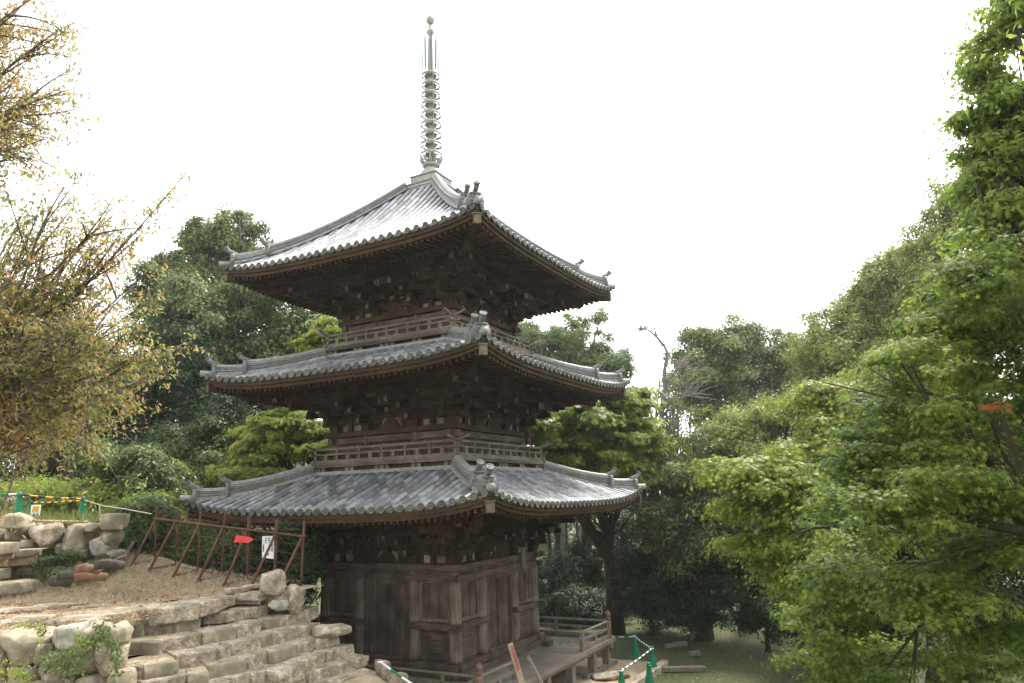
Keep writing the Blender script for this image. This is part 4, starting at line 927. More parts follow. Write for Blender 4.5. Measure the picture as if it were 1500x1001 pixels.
# ================================================================== beside the veranda
PM = Matrix.Translation(PC) @ Matrix.Rotation(PR, 4, 'Z')
def pl(x, y, z): return PM @ Vector((x, y, z))
sheet('gravel_apron', [tuple(pl(*q, 0)[:2]) for q in ((-5.2, -5.0), (5.1, -5.2), (5.15, 4.9), (-5.0, 5.0))], lambda x, y: max(.035, hz(x, y)+.035), SAND, .5, .3, .03)
kn = 0
for (y0, y1, lab) in ((-5.2, -2.0, 'near length of the pale stone kerb beside the veranda'), (-1.95, 1.3, 'middle length of the pale stone kerb beside the veranda'), (1.35, 4.6, 'far length of the pale stone kerb by the farthest lawn cone')):
    p = pl(5.2, (y0+y1)/2, .09); o = rock_obj('kerb_stone', p, (.26, y1-y0, .24), PR, 500+kn, STONE, None, 10, .03); kn += 1; tag(o, lab, 'kerb', 'kerb stones beside the veranda')
for i, (x, y, sz, lab) in enumerate(((4.1, -3.0, (.95, .8, .3), 'large flat pale stone under the near part of the veranda edge'), (4.15, -1.3, (.9, .75, .26), 'flat pale stone under the middle of the veranda edge'), (4.2, .6, (.95, .6, .22), 'flat stone under the veranda between two posts'), (4.25, 2.5, (1.1, .6, .2), 'long flat stone under the far end of the veranda'), (3.6, -3.9, (.7, .6, .25), 'stone below the near veranda corner'))):
    o = rock_obj('footing_stone', pl(x, y, .1), sz, PR+.3*i, 520+i, STONE, None, 4, .06); tag(o, lab, 'footing stone', 'footing stones of the veranda')
for i, (x, y, ln, rz, lab) in enumerate(((990, 948, .9, .5, 'short grey timber lying on the lawn behind the bend of the bars'), (1000, 984, 1.3, -.1, 'long grey timber half sunk in the lawn right of the cones'), (880, 985, 2.2, 1.05, 'weathered plank lying on the gravel beside the kerb'), (1018, 961, .35, .2, 'small grey block lying on the lawn'))):
    mb = MB(); mb.box((0, 0, .05), (ln, .16, .12)); mb.box((ln*.2, .02, .115), (ln*.5, .1, .02)); o = mb.build('timber', DECKW, None, False, onz(x, y, .04)); o.rotation_euler = (0, 0, rz); tag(o, lab, 'timber', 'timbers on the lawn')
# leaning warning board and stick
def lean(name, a, b, w_, t_, mats, lab, cat):
    mb = MB(); d = b-a; mb.bar(Vector(), d, w_, t_, upv=tuple(-fw)); o = mb.build(name, mats, None, False, a); tag(o, lab, cat); return o, d
a = at(768, 1012, 17.1); b = at(747, 944, 17.6); o, d = lean('warning_board', a, b, .12, .03, [nmat('pale_board', [(.2, .15, .09), (.34, .27, .17), (.42, .35, .25)], 6, .85, .3)], 'weathered board with a red painted stripe leaning on the veranda rail', 'board')
nrm = -Vector(fw)
mb = MB(); sx = d.normalized().cross(Vector(tuple(-fw))); mb.bar(d*.42+sx*.025+nrm*.02, d*.95+sx*.025+nrm*.02, .06, .008, upv=tuple(-fw)); mb.build('red_stripe', nmat('faded_red', [(.22, .07, .06), (.36, .10, .085), (.42, .17, .14)], 14, .85, .2), o)
mb = MB()
for i in range(6): c = d*(.5+.07*i)-sx*.03+nrm*.018; mb.bar(c-sx*.012, c+sx*.012, .014, .006, upv=tuple(-fw)); mb.bar(c-d*.012, c+d*.014, .01, .006, upv=tuple(-fw))
mb.build('writing', INK, o)
a = at(797, 1010, 17.4); b = at(773, 962, 17.8); lean('prop_stick', a, b, .07, .05, [DECKW], 'bare grey stick leaning beside the red striped board', 'stick')
#@@NEXT
# ================================================================== vegetation
LM_EVER = leafmat('evergreen_leaf', [(0.044, 0.0714, 0.0234), (0.0825, 0.118, 0.0342), (0.132, 0.168, 0.0522), (0.198, 0.221, 0.0765)], .25, .45, .35)
LM_OAK = leafmat('oak_leaf', [(.07, .105, .03), (.11, .15, .04), (.165, .205, .06), (.225, .235, .09)], .3, .5, .3)
LM_DARK = leafmat('camellia_leaf', [(.012, .026, .009), (.022, .043, .013), (.036, .062, .02), (.062, .088, .036)], .2, .55, .5)
LM_MAPLE = leafmat('maple_leaf', [(0.0845, 0.138, 0.0216), (0.143, 0.206, 0.0312), (0.234, 0.275, 0.0432), (0.338, 0.312, 0.066)], .42, .5, .35)
LM_MAPLEN = leafmat('near_maple_leaf', [(0.042, 0.0806, 0.0144), (0.0728, 0.127, 0.0216), (0.14, 0.195, 0.0312), (0.266, 0.273, 0.0504)], .5, .55, .8, .6)
LM_CHERRY = leafmat('cherry_leaf', [(.14, .18, .045), (.21, .23, .06), (.30, .275, .085), (.40, .26, .105), (.42, .215, .12)], .40, .5, .6, .55)
LM_OLIVE = leafmat('olive_leaf', [(0.1, 0.134, 0.0275), (0.159, 0.196, 0.0396), (0.23, 0.258, 0.055), (0.295, 0.286, 0.077)], .32, .5, .4)
LM_YGREEN = leafmat('bright_leaf', [(0.102, 0.168, 0.0286), (0.156, 0.235, 0.0396), (0.228, 0.291, 0.0495), (0.312, 0.336, 0.077)], .5, .5, .6)
LM_HINOKI = leafmat('cypress_leaf', [(.06, .10, .035), (.09, .14, .045), (.13, .18, .06), (.17, .2, .08)], .3, .6, .4)
LM_SHRUB = leafmat('shrub_leaf', [(0.0375, 0.0688, 0.02), (0.0688, 0.106, 0.03), (0.106, 0.15, 0.0413), (0.163, 0.188, 0.0625)], .28, .45, .9)
def T(name, lab, px, py, d, basez, r, ells, lm, **k):
    b = at(px, py, d); b.z = basez; tp = k.pop('top', None); top = at(*tp) if tp else Vector(ells[0][0])
    return tree(name, lab, 'tree', b, top, r, ells, lm, **k)
GB = 'trees behind the pagoda'
# --- left, behind the fence and the meadow
T('evergreen_tree', 'tall round crowned evergreen with pale forked stems rising left of the upper roof', 312, 740, 37, 4.5, .28, [E_(330, 365, 37, 60, 50, 2.4), E_(296, 350, 37, 28, 34, 1.5), E_(370, 385, 37, 40, 34, 1.6), E_(315, 430, 36, 66, 40, 2.4), E_(350, 330, 37, 34, 24, 1.5), E_(278, 405, 37, 40, 36, 1.8), E_(245, 425, 36, 40, 40, 2)], LM_OAK, nclump=190, cr=.62, per=300, L=.2, seed=11, bark=BARKL, limbs=46, top=(318, 350, 37), group=GB)
T('evergreen_tree', 'broad dark green evergreen filling the gap between the upper and middle roofs on the left', 262, 745, 32, 4.4, .36, [E_(300, 480, 32, 74, 62, 3), E_(390, 455, 33, 76, 60, 3), E_(350, 540, 32, 90, 50, 3), E_(455, 500, 33, 60, 60, 2.5), E_(255, 470, 32, 40, 70, 2.4), E_(500, 420, 35, 50, 50, 3), E_(228, 450, 34, 44, 60, 2.4), E_(195, 535, 33, 50, 56, 2.4), E_(420, 570, 33, 70, 50, 2.4)], LM_EVER, nclump=390, cr=.66, per=330, L=.19, seed=12, limbs=60, top=(292, 470, 32), mids=[at(272, 660, 32), at(282, 575, 32)], group=GB)
T('evergreen_tree', 'dark leaning evergreen with a bare lower trunk left of the middle roof', 235, 745, 29, 4.3, .25, [E_(245, 570, 29, 60, 36, 2), E_(190, 600, 30, 60, 40, 2), E_(320, 600, 29, 60, 42, 2), E_(275, 520, 30, 50, 40, 2)], LM_DARK, nclump=120, cr=.6, per=300, L=.17, seed=13, limbs=40, group=GB)
T('evergreen_tree', 'very dark evergreen behind the autumn branches at the left edge', 60, 735, 31, 5.2, .3, [E_(40, 600, 31, 90, 60, 3), E_(110, 640, 31, 80, 50, 3), E_(-20, 560, 32, 70, 70, 3), E_(60, 520, 33, 80, 50, 3), E_(140, 570, 33, 60, 60, 2.5), E_(0, 470, 34, 60, 60, 3), E_(165, 600, 31, 60, 44, 2.4), E_(200, 655, 30, 50, 36, 2), E_(20, 675, 29, 90, 34, 2), E_(110, 685, 29, 70, 26, 2), E_(-70, 640, 30, 60, 60, 2)], LM_DARK, nclump=370, cr=.75, per=300, L=.19, seed=14, limbs=40, group=GB)
T('maple_tree', 'small bright green maple spreading under the middle roof at the left', 415, 760, 26, 1.0, .13, [E_(415, 622, 26, 58, 24, 1.3), E_(385, 655, 26, 44, 22, 1.2), E_(455, 640, 26.5, 44, 30, 1.2), E_(470, 665, 26, 34, 22, 1.0), E_(350, 690, 25.5, 50, 22, 1.2), E_(400, 690, 26, 60, 18, 1.2)], LM_MAPLE, nclump=130, cr=.42, per=210, L=.13, tmpl=L_STAR, flat=.3, seed=15, limbs=40, top=(425, 640, 26), group=GB)
T('maple_tree', 'small light green treetop showing beside the upper balcony', 480, 770, 28, .8, .12, [E_(490, 490, 28, 32, 30, 1.2), E_(465, 510, 28, 28, 20, 1.0), E_(505, 470, 28.5, 24, 26, 1)], LM_MAPLE, nclump=60, cr=.4, per=200, L=.14, tmpl=L_STAR, flat=.45, seed=16, limbs=20, group=GB)
T('evergreen_tree', 'dusty green shrubby evergreen right above the fence and below the middle roof', 330, 775, 28, 3.0, .15, [E_(300, 650, 28, 60, 44, 1.6), E_(355, 640, 29, 56, 44, 1.6), E_(255, 660, 27.5, 46, 36, 1.4), E_(300, 700, 27, 50, 36, 1.4), E_(400, 660, 29, 50, 40, 1.5)], LM_SHRUB, nclump=170, cr=.46, per=260, L=.14, seed=17, limbs=36, group=GB)
def shrub(name, lab, px, py, d, basez, ells, lm, cat='shrub', **k):
    b = at(px, py, d); b.z = basez
    return tree(name, lab, cat, b, Vector(ells[0][0]), k.pop('r', .05), ells, lm, **k)
GS_ = 'shrubs behind the fence'
shrub('shrub', 'leafy pale shrub behind the meadow left of the fence', 195, 740, 22, 4.4, [E_(200, 690, 22, 55, 40, 1.4), E_(150, 680, 23, 40, 34, 1.2), E_(232, 720, 21.5, 40, 36, 1)], LM_SHRUB, nclump=110, cr=.40, per=220, L=.14, seed=21, limbs=24, group=GS_)
shrub('shrub', 'bushy yellowish shrub just behind the left end of the fence', 238, 770, 21.5, 3.3, [E_(232, 738, 21.8, 30, 26, .8), E_(225, 775, 20.6, 40, 34, .8), E_(255, 770, 20.6, 26, 24, .6), E_(240, 705, 24, 34, 26, 1)], LM_OLIVE, nclump=110, cr=.30, per=210, L=.11, seed=22, limbs=24, group=GS_)
shrub('shrub', 'dense dark shrub behind the middle of the fence', 320, 790, 19.8, 2.0, [E_(285, 805, 20, 48, 32, .7), E_(345, 805, 19.8, 48, 36, .7), E_(315, 790, 20.2, 40, 26, .6)], LM_SHRUB, nclump=120, cr=.28, per=240, L=.10, seed=23, limbs=20, group=GS_)
shrub('shrub', 'shaded dark shrub behind the white notice at the right end of the fence', 410, 830, 18.9, 1.0, [E_(390, 815, 19.2, 44, 36, .6), E_(435, 815, 18.7, 32, 60, .6), E_(420, 860, 18.6, 40, 40, .6), E_(370, 830, 19.2, 50, 40, .7)], LM_DARK, nclump=150, cr=.30, per=230, L=.09, seed=24, limbs=20, group=GS_)
shrub('shrub', 'green shrub filling the corner beyond the boulder wall and the leaning pole', 195, 800, 19.2, 3.4, [E_(195, 795, 19.4, 34, 34, .7), E_(215, 755, 19.8, 34, 30, .7), E_(178, 775, 19.6, 26, 26, .6)], LM_SHRUB, nclump=90, cr=.28, per=220, L=.10, seed=25, limbs=18, group=GS_)
# --- right, beyond the pagoda
T('cypress_tree', 'pale green feathery conifer behind the right end of the middle roof', 835, 880, 42, .2, .3, [E_(835, 500, 42, 62, 38, 3), E_(795, 520, 42, 50, 46, 2.5), E_(885, 535, 42, 52, 44, 2.5), E_(845, 560, 42, 90, 50, 3), E_(770, 500, 44, 36, 30, 2)], LM_HINOKI, nclump=240, cr=.62, per=300, L=.17, flat=.5, seed=31, bark=BARKL, limbs=60, top=(838, 475, 42), group='trees right of the pagoda')
GR = 'trees right of the pagoda'
T('maple_tree', 'yellow green maple with spreading dark limbs right of the pagoda', 903, 925, 28.5, 0, .30, [E_(855, 615, 27, 72, 34, 2), E_(905, 605, 28, 60, 36, 2), E_(800, 640, 26.5, 40, 28, 1.5), E_(930, 650, 28, 60, 34, 2), E_(850, 665, 27, 90, 30, 2), E_(900, 700, 27.5, 80, 26, 2), E_(820, 700, 27, 50, 26, 1.5)], LM_MAPLE, nclump=330, cr=.5, per=230, L=.15, tmpl=L_STAR, flat=.3, seed=32, bark=BARKM, limbs=26, top=(865, 660, 27.5), mids=[at(897, 860, 28.5), at(888, 780, 28.2), at(872, 710, 27.8)], group=GR,
  extra=lambda mb, b: (mb.tube([at(905, 868, 28.4)-b, at(935, 815, 28.6)-b, at(965, 772, 29)-b, at(1000, 730, 29.5)-b], [.2, .18, .14, .08], 8), mb.tube([at(893, 800, 28.3)-b, at(868, 780, 28)-b, at(852, 740, 28)-b], [.2, .16, .1], 7), mb.tube([at(884, 745, 28)-b, at(910, 690, 28)-b, at(930, 640, 28)-b], [.2, .13, .06], 7)))
def dead(mb, b):
    def br(pts, r0, r1, d=30):
        n = len(pts); mb.tube([at(x, y, d)-b for x, y in pts], [r0+(r1-r0)*i/(n-1) for i in range(n)], 7)
    br([(981, 800), (980, 720), (972, 660), (969, 610), (974, 570), (973, 545), (978, 520), (972, 505)], .13, .06); br([(972, 508), (962, 495), (950, 485), (938, 482), (925, 484)], .065, .015); br([(962, 495), (958, 480), (952, 470)], .05, .01); br([(978, 522), (968, 517), (958, 508)], .04, .01)
    br([(975, 608), (955, 595), (935, 580), (918, 574)], .06, .02); br([(973, 565), (990, 545), (1005, 525), (1018, 515)], .06, .01); br([(971, 600), (995, 585), (1020, 578), (1045, 580)], .07, .01); br([(972, 640), (990, 620), (1010, 610)], .06, .01)
    rg = random.Random(3)
    for i in range(150):
        x, y = rg.choice(((945, 590), (1000, 540), (1010, 582), (990, 600), (960, 620), (985, 640), (978, 590), (1000, 570), (968, 655), (940, 485))); a = rg.uniform(-.3, PI+.3); L = rg.uniform(15, 48)
        p = [(x, y)]
        for k in range(3): p.append((p[-1][0]+L/3*math.cos(a), p[-1][1]-L/3*math.sin(a))); a += rg.uniform(-.4, .4)
        br(p, .028, .007, 30+rg.uniform(-.8, .8))
T('bare_tree', 'half dead grey tree with bare twisting branches standing against the sky', 985, 900, 30, 0, .28, [E_(975, 640, 30, 40, 24, 1), E_(1000, 600, 30, 40, 20, 1), E_(955, 690, 30, 30, 30, 1), E_(985, 560, 30, 26, 16, .8)], LM_OLIVE, nclump=60, cr=.35, per=50, L=.1, seed=33, bark=BARKL, limbs=36, top=(981, 790, 30), group=GR, extra=dead)
T('evergreen_tree', 'large rounded evergreen on the skyline right of the bare tree', 1080, 860, 46, 0, .4, [E_(1070, 520, 46, 66, 46, 4), E_(1140, 530, 46, 72, 50, 4), E_(1020, 550, 45, 44, 52, 3), E_(1090, 590, 45, 110, 54, 4), E_(1030, 500, 46, 36, 24, 2.5), E_(1180, 560, 44, 50, 60, 3)], LM_OAK, nclump=380, cr=.78, per=300, L=.22, seed=34, limbs=60, group=GR)
T('evergreen_tree', 'olive toned tree climbing the skyline on the right below the near branches', 1290, 860, 35, .2, .4, [E_(1250, 480, 35, 60, 60, 3), E_(1300, 430, 34, 62, 60, 3), E_(1350, 390, 33, 56, 66, 3), E_(1210, 520, 36, 46, 54, 2.5), E_(1300, 520, 33, 90, 60, 3)], LM_OLIVE, nclump=330, cr=.66, per=290, L=.18, seed=35, limbs=60, group=GR)
T('evergreen_tree', 'tall olive tree behind the near branches at the upper right', 1420, 860, 29, .5, .4, [E_(1390, 330, 29, 50, 60, 2.5), E_(1440, 300, 28, 50, 80, 2.5), E_(1480, 380, 28, 60, 90, 2.5), E_(1400, 430, 29, 70, 70, 3), E_(1475, 240, 28, 40, 60, 2)], LM_OLIVE, nclump=300, cr=.6, per=260, L=.16, seed=36, limbs=50, group=GR)
T('evergreen_tree', 'soft hazy green tree in the middle distance below the rounded evergreen', 1090, 880, 28, 0, .28, [E_(1090, 630, 28, 80, 36, 2), E_(1160, 610, 28, 80, 44, 2.2), E_(1040, 670, 28, 60, 36, 1.8), E_(1100, 690, 27, 90, 40, 2), E_(1220, 600, 27, 70, 50, 2)], LM_OLIVE, nclump=260, cr=.5, per=240, L=.13, flat=.5, seed=37, limbs=50, group=GR)
T('evergreen_tree', 'glossy green tree between the maple trunk and the near maple branches', 1030, 905, 27, 0, .25, [E_(1000, 690, 27, 60, 40, 1.8), E_(985, 760, 27, 66, 46, 1.8), E_(1060, 740, 27, 60, 50, 1.8), E_(1010, 800, 26.5, 70, 40, 1.8)], LM_EVER, nclump=220, cr=.48, per=230, L=.14, seed=38, limbs=44, group=GR)
GD = 'dark shrubs at the edge of the lawn'
for i, (lab, px, d, ells) in enumerate((
    ('dark camellia right beside the big mossy trunk at the back of the lawn', 955, 28, [E_(950, 850, 28, 56, 44, 1.3), E_(985, 880, 27.5, 50, 36, 1.2)]),
    ('dark camellia in the middle of the lawn back edge', 1040, 27, [E_(1040, 850, 27, 60, 56, 1.4), E_(1020, 895, 26.5, 56, 26, 1.1), E_(1060, 800, 27, 50, 40, 1.3)]),
    ('dark camellia at the right end of the lawn under the maple branches', 1120, 25, [E_(1110, 850, 25, 60, 66, 1.3), E_(1140, 900, 24.5, 56, 36, 1.2), E_(1130, 790, 25, 56, 46, 1.3)]),
    ('dark shrub in the shade left of the big mossy trunk', 850, 31, [E_(845, 890, 31, 44, 26, 1.2), E_(880, 895, 31, 36, 22, 1)]),
    ('dark bushy growth behind the leaning limb of the big mossy trunk', 925, 34, [E_(900, 810, 34, 66, 60, 1.5), E_(945, 765, 35, 60, 50, 1.5), E_(930, 860, 33.5, 60, 46, 1.4), E_(875, 860, 34.5, 40, 40, 1.2)]),
    ('deep green shrub behind the veranda railing', 805, 33, [E_(810, 860, 33, 40, 44, 1.3), E_(840, 830, 34, 40, 40, 1.3), E_(790, 900, 32, 40, 24, 1.1)]),
    ('pitch dark shrub behind the lawn beneath the near maple', 1190, 22, [E_(1190, 880, 22, 56, 60, 1.2), E_(1230, 930, 21, 60, 50, 1.2), E_(1200, 820, 23, 60, 50, 1.2)]))):
    shrub('camellia', lab, px, 900, d, hz(*at(px, 900, d)[:2]), ells, LM_DARK, nclump=120, cr=.42, per=250, L=.12, seed=40+i, limbs=26, r=.08, group=GD)
# thin stems in the wood behind the veranda
for i, (x0, x1, d, r, lab) in enumerate(((804, 806, 36, .10, 'thin dark stem rising just right of the pagoda wall'), (817, 818, 35, .14, 'straight brown trunk behind the veranda rail'), (829, 832, 38, .07, 'slim pale stem between two trunks behind the veranda'), (862, 858, 34, .22, 'stout shaded trunk left of the big mossy trunk'), (845, 848, 40, .08, 'thin far stem in the gap left of the stout trunk'), (876, 872, 37, .06, 'slender sapling beside the stout shaded trunk'))):
    b = at(x0, 905, d); b.z = -.2; tp = at(x1, 690, d); t = empty('tree_stem', b); tag(t, lab, 'tree', 'stems in the wood behind the veranda')
    mb = MB(); mb.tube([Vector(), (tp-b)*.35+Vector((.05, 0, 0)), (tp-b)*.7-Vector((.08, 0, 0)), tp-b], [r*1.2, r, r*.85, r*.6], 8)
    rg = np.random.RandomState(60+i)
    for k in range(5):
        a = (tp-b)*rg.uniform(.3, .95); e = a+Vector(rg.normal(size=3)*.8)+Vector((0, 0, .5)); mb.tube([a, (a+e)/2+Vector((0, 0, .1)), e], [r*.3, r*.2, .008], 5)
    mb.build('trunk', BARK, t, True)
    cc, C, N = crown_points([(np.array(tp), np.array((1.3, 1.2, 1.1)))], 14, .45, 160, rg); leaf_obj('crown', C-np.array(b), N, .12+.06*rg.random(len(C)), L_OVAL, rg, LM_EVER, t, .3)
# the wood far behind, read as one mass
rs = np.random.RandomState(70); ew = []
for px in range(-320, 1900, 55):
    for row in range(3):
        if row == 0 or 330 < px or True:
            ew.append(E_(px+rs.uniform(-20, 20), (640 if px < 330 else 690)+row*70+rs.uniform(-16, 16), 58+rs.uniform(-4, 4), 60, 52, 3))
cc, C, N = crown_points(ew, 900, 1.25, 120, rs)
o = leaf_obj('distant_woods', C, N, .42*(.6+.7*rs.random(len(C))), L_OVAL, rs, LM_EVER, None, .3); tag(o, 'far wooded slope closing the view behind the garden trees', 'woods', None, 'stuff')
# --- near maples on the right
def limbs_px(paths):
    def f(mb, b):
        for pts, r0, r1 in paths:
            n = len(pts); mb.tube([at(*p)-b for p in pts], [r0+(r1-r0)*i/(n-1) for i in range(n)], 8)
    return f
GM = 'near maples on the right'
def bound(y):
    pts = [(370, 1405), (400, 1370), (450, 1325), (520, 1270), (600, 1235), (700, 1205), (780, 1195), (850, 1190), (900, 1170), (1000, 1185), (1100, 1200)]
    for (y0, x0), (y1, x1) in zip(pts, pts[1:]):
        if y0 <= y <= y1: return x0+(x1-x0)*(y-y0)/(y1-y0)
    return 1200
rg_ = random.Random(55); near_ells = []
y = 385
while y < 1060:
    x = bound(y)+rg_.uniform(35, 70)
    while x < 1600:
        if not (1330 < x and 780 < y < 875 and rg_.random() < .4): near_ells.append(E_(x, y+rg_.uniform(-16, 16)+.08*(1500-x)*.3, rg_.uniform(7, 9.4), rg_.uniform(55, 85), rg_.uniform(26, 46), rg_.uniform(.5, .9)))
        x += rg_.uniform(75, 115)
    y += rg_.uniform(38, 56)
tree('maple_tree', 'big near maple with layered star leaved branches filling the lower right', 'tree', Vector((6.1, 7.4, hz(6.1, 7.4)-.1)), at(1450, 590, 7.6), .19,
  near_ells,
  LM_MAPLEN, nclump=950, cr=.26, per=105, L=.043, tmpl=L_STAR, flat=.36, seed=81, bark=BARKM, limbs=4, shell=.5, group=GM, mids=[at(1560, 860, 7.5), at(1505, 720, 7.5)],
  extra=limbs_px([([(1500, 720, 7.5), (1440, 655, 7.6), (1370, 620, 8), (1290, 590, 8.3)], .07, .012), ([(1505, 720, 7.5), (1460, 690, 7.6), (1420, 640, 7.8), (1412, 590, 8)], .08, .02), ([(1500, 780, 7.4), (1400, 760, 7.8), (1300, 765, 8.2), (1190, 775, 8.6), (1150, 790, 8.7)], .05, .006), ([(1520, 880, 7.2), (1420, 900, 7.4), (1330, 890, 7.6), (1300, 882, 7.7)], .04, .008)]))
nm = bpy.data.objects['maple_tree.002'] if False else [o for o in bpy.data.objects if o.get('label', '').startswith('big near maple')][0]
r3 = np.random.RandomState(66); cc, C, N = crown_points([E_(1452, 598, 6.9, 17, 6, .12)], 9, .05, 4, r3); leaf_obj('red_spray', C-np.array(nm.location), N, .045*(.7+.5*r3.random(len(C))), L_STAR, r3, leafmat('red_maple_leaf', [(.30, .10, .03), (.40, .17, .05)], .5), nm)
tree('evergreen_tree', 'dark leaved evergreen added as painted shade behind the near maples', 'tree', Vector((8.6, 16.8, hz(8.6, 16.8)-.1)), at(1360, 700, 17), .2, [E_(1330, 800, 16.5, 130, 90, 1.2), E_(1420, 700, 17, 110, 120, 1.4), E_(1250, 880, 16.5, 90, 70, 1.2), E_(1460, 880, 15.5, 100, 100, 1.2), E_(1350, 620, 17.5, 90, 80, 1.4)], LM_DARK, nclump=330, cr=.5, per=200, L=.13, seed=84, limbs=30, group=GM)  # backdrop fill: dark leaf colour stands in for shade between the maple sprays
tree('maple_tree', 'second maple whose lime green sprays reach furthest left above the lawn', 'tree', Vector((7.6, 14.5, hz(7.6, 14.5)-.1)), at(1330, 600, 14), .16,
  [E_(1140, 700, 13, 90, 26, 1.2), E_(1080, 690, 13, 50, 20, .9), E_(1110, 745, 13, 60, 24, 1), E_(1200, 660, 13.4, 80, 30, 1.2), E_(1210, 730, 13, 90, 34, 1.2), E_(1150, 800, 13, 70, 30, 1.1), E_(1280, 640, 13.6, 90, 50, 1.3), E_(1230, 580, 14, 70, 30, 1.2), E_(1330, 540, 14, 90, 50, 1.3), E_(1330, 690, 13.6, 80, 40, 1.3), E_(1190, 850, 13, 60, 34, 1), E_(1440, 640, 14, 90, 120, 1.4)],
  LM_MAPLE, nclump=620, cr=.40, per=190, L=.058, tmpl=L_STAR, flat=.25, seed=82, bark=BARKM, limbs=80, shell=.45, group=GM,
  extra=limbs_px([([(1340, 620, 14), (1250, 670, 13.5), (1170, 690, 13.2), (1090, 690, 13)], .08, .01)]))
tree('broadleaf_tree', 'tall near tree hanging large green leaves down the upper right edge, plus an added unseen shade canopy', 'tree', Vector((8.2, 8.6, hz(8.2, 8.6)-.1)), at(1560, 120, 9), .2,
  [E_(1480, 30, 9, 50, 50, .7), E_(1448, 60, 9.1, 34, 22, .6), E_(1455, 120, 9.3, 40, 24, .6), E_(1450, 95, 9.2, 36, 24, .6), E_(1440, 215, 9.3, 40, 22, .6), E_(1475, 150, 9, 56, 34, .7), E_(1440, 165, 9.2, 36, 16, .6), E_(1490, 220, 9, 56, 40, .7), E_(1455, 255, 9.2, 44, 20, .7), E_(1490, 320, 9, 66, 50, .7), E_(1540, 180, 12, 70, 110, 1.3), E_(1520, 330, 12, 70, 70, 1.3), E_(1490, 430, 12, 70, 50, 1.3), E_(1425, 280, 9.4, 24, 10, .5), E_(1440, 335, 9.6, 50, 24, .6), E_(1500, 410, 9, 70, 60, .7), E_(1430, 400, 9.4, 50, 24, .6)],
  LM_OAK if False else LM_YGREEN, nclump=500, cr=.27, per=95, L=.10, flat=.5, seed=83, bark=BARK, limbs=60, group=GM, shell=.7, mids=[at(1640, 700, 8.7), at(1600, 400, 8.8)], shade_crown=([(np.array((7.6, 4.2, 10.5)), np.array((3.6, 3.4, 2.0))), (np.array((10.6, 7.2, 8.5)), np.array((3.2, 3.2, 3.0))), (np.array((9.6, 2.4, 7.0)), np.array((3.2, 3, 2.6))), (np.array((4, 1.5, 12)), np.array((3.5, 2.5, 1.5))), (np.array((7, -2.0, 8.5)), np.array((4, 3, 2.2))), (np.array((3, -4, 9.5)), np.array((4, 3, 1.6))), (np.array((9.5, 5.5, 5)), np.array((2.2, 2.2, 2.2)))], 760, .8, 140),  # last blobs: unseen canopy added overhead to shade the near maple
  extra=limbs_px([([(1590, 250, 8.9), (1530, 210, 9), (1470, 180, 9.1), (1425, 150, 9.2)], .05, .008), ([(1590, 360, 8.9), (1530, 320, 9), (1470, 290, 9.1), (1415, 275, 9.3)], .05, .008), ([(1570, 150, 9), (1520, 90, 9), (1470, 60, 9)], .05, .008)]))
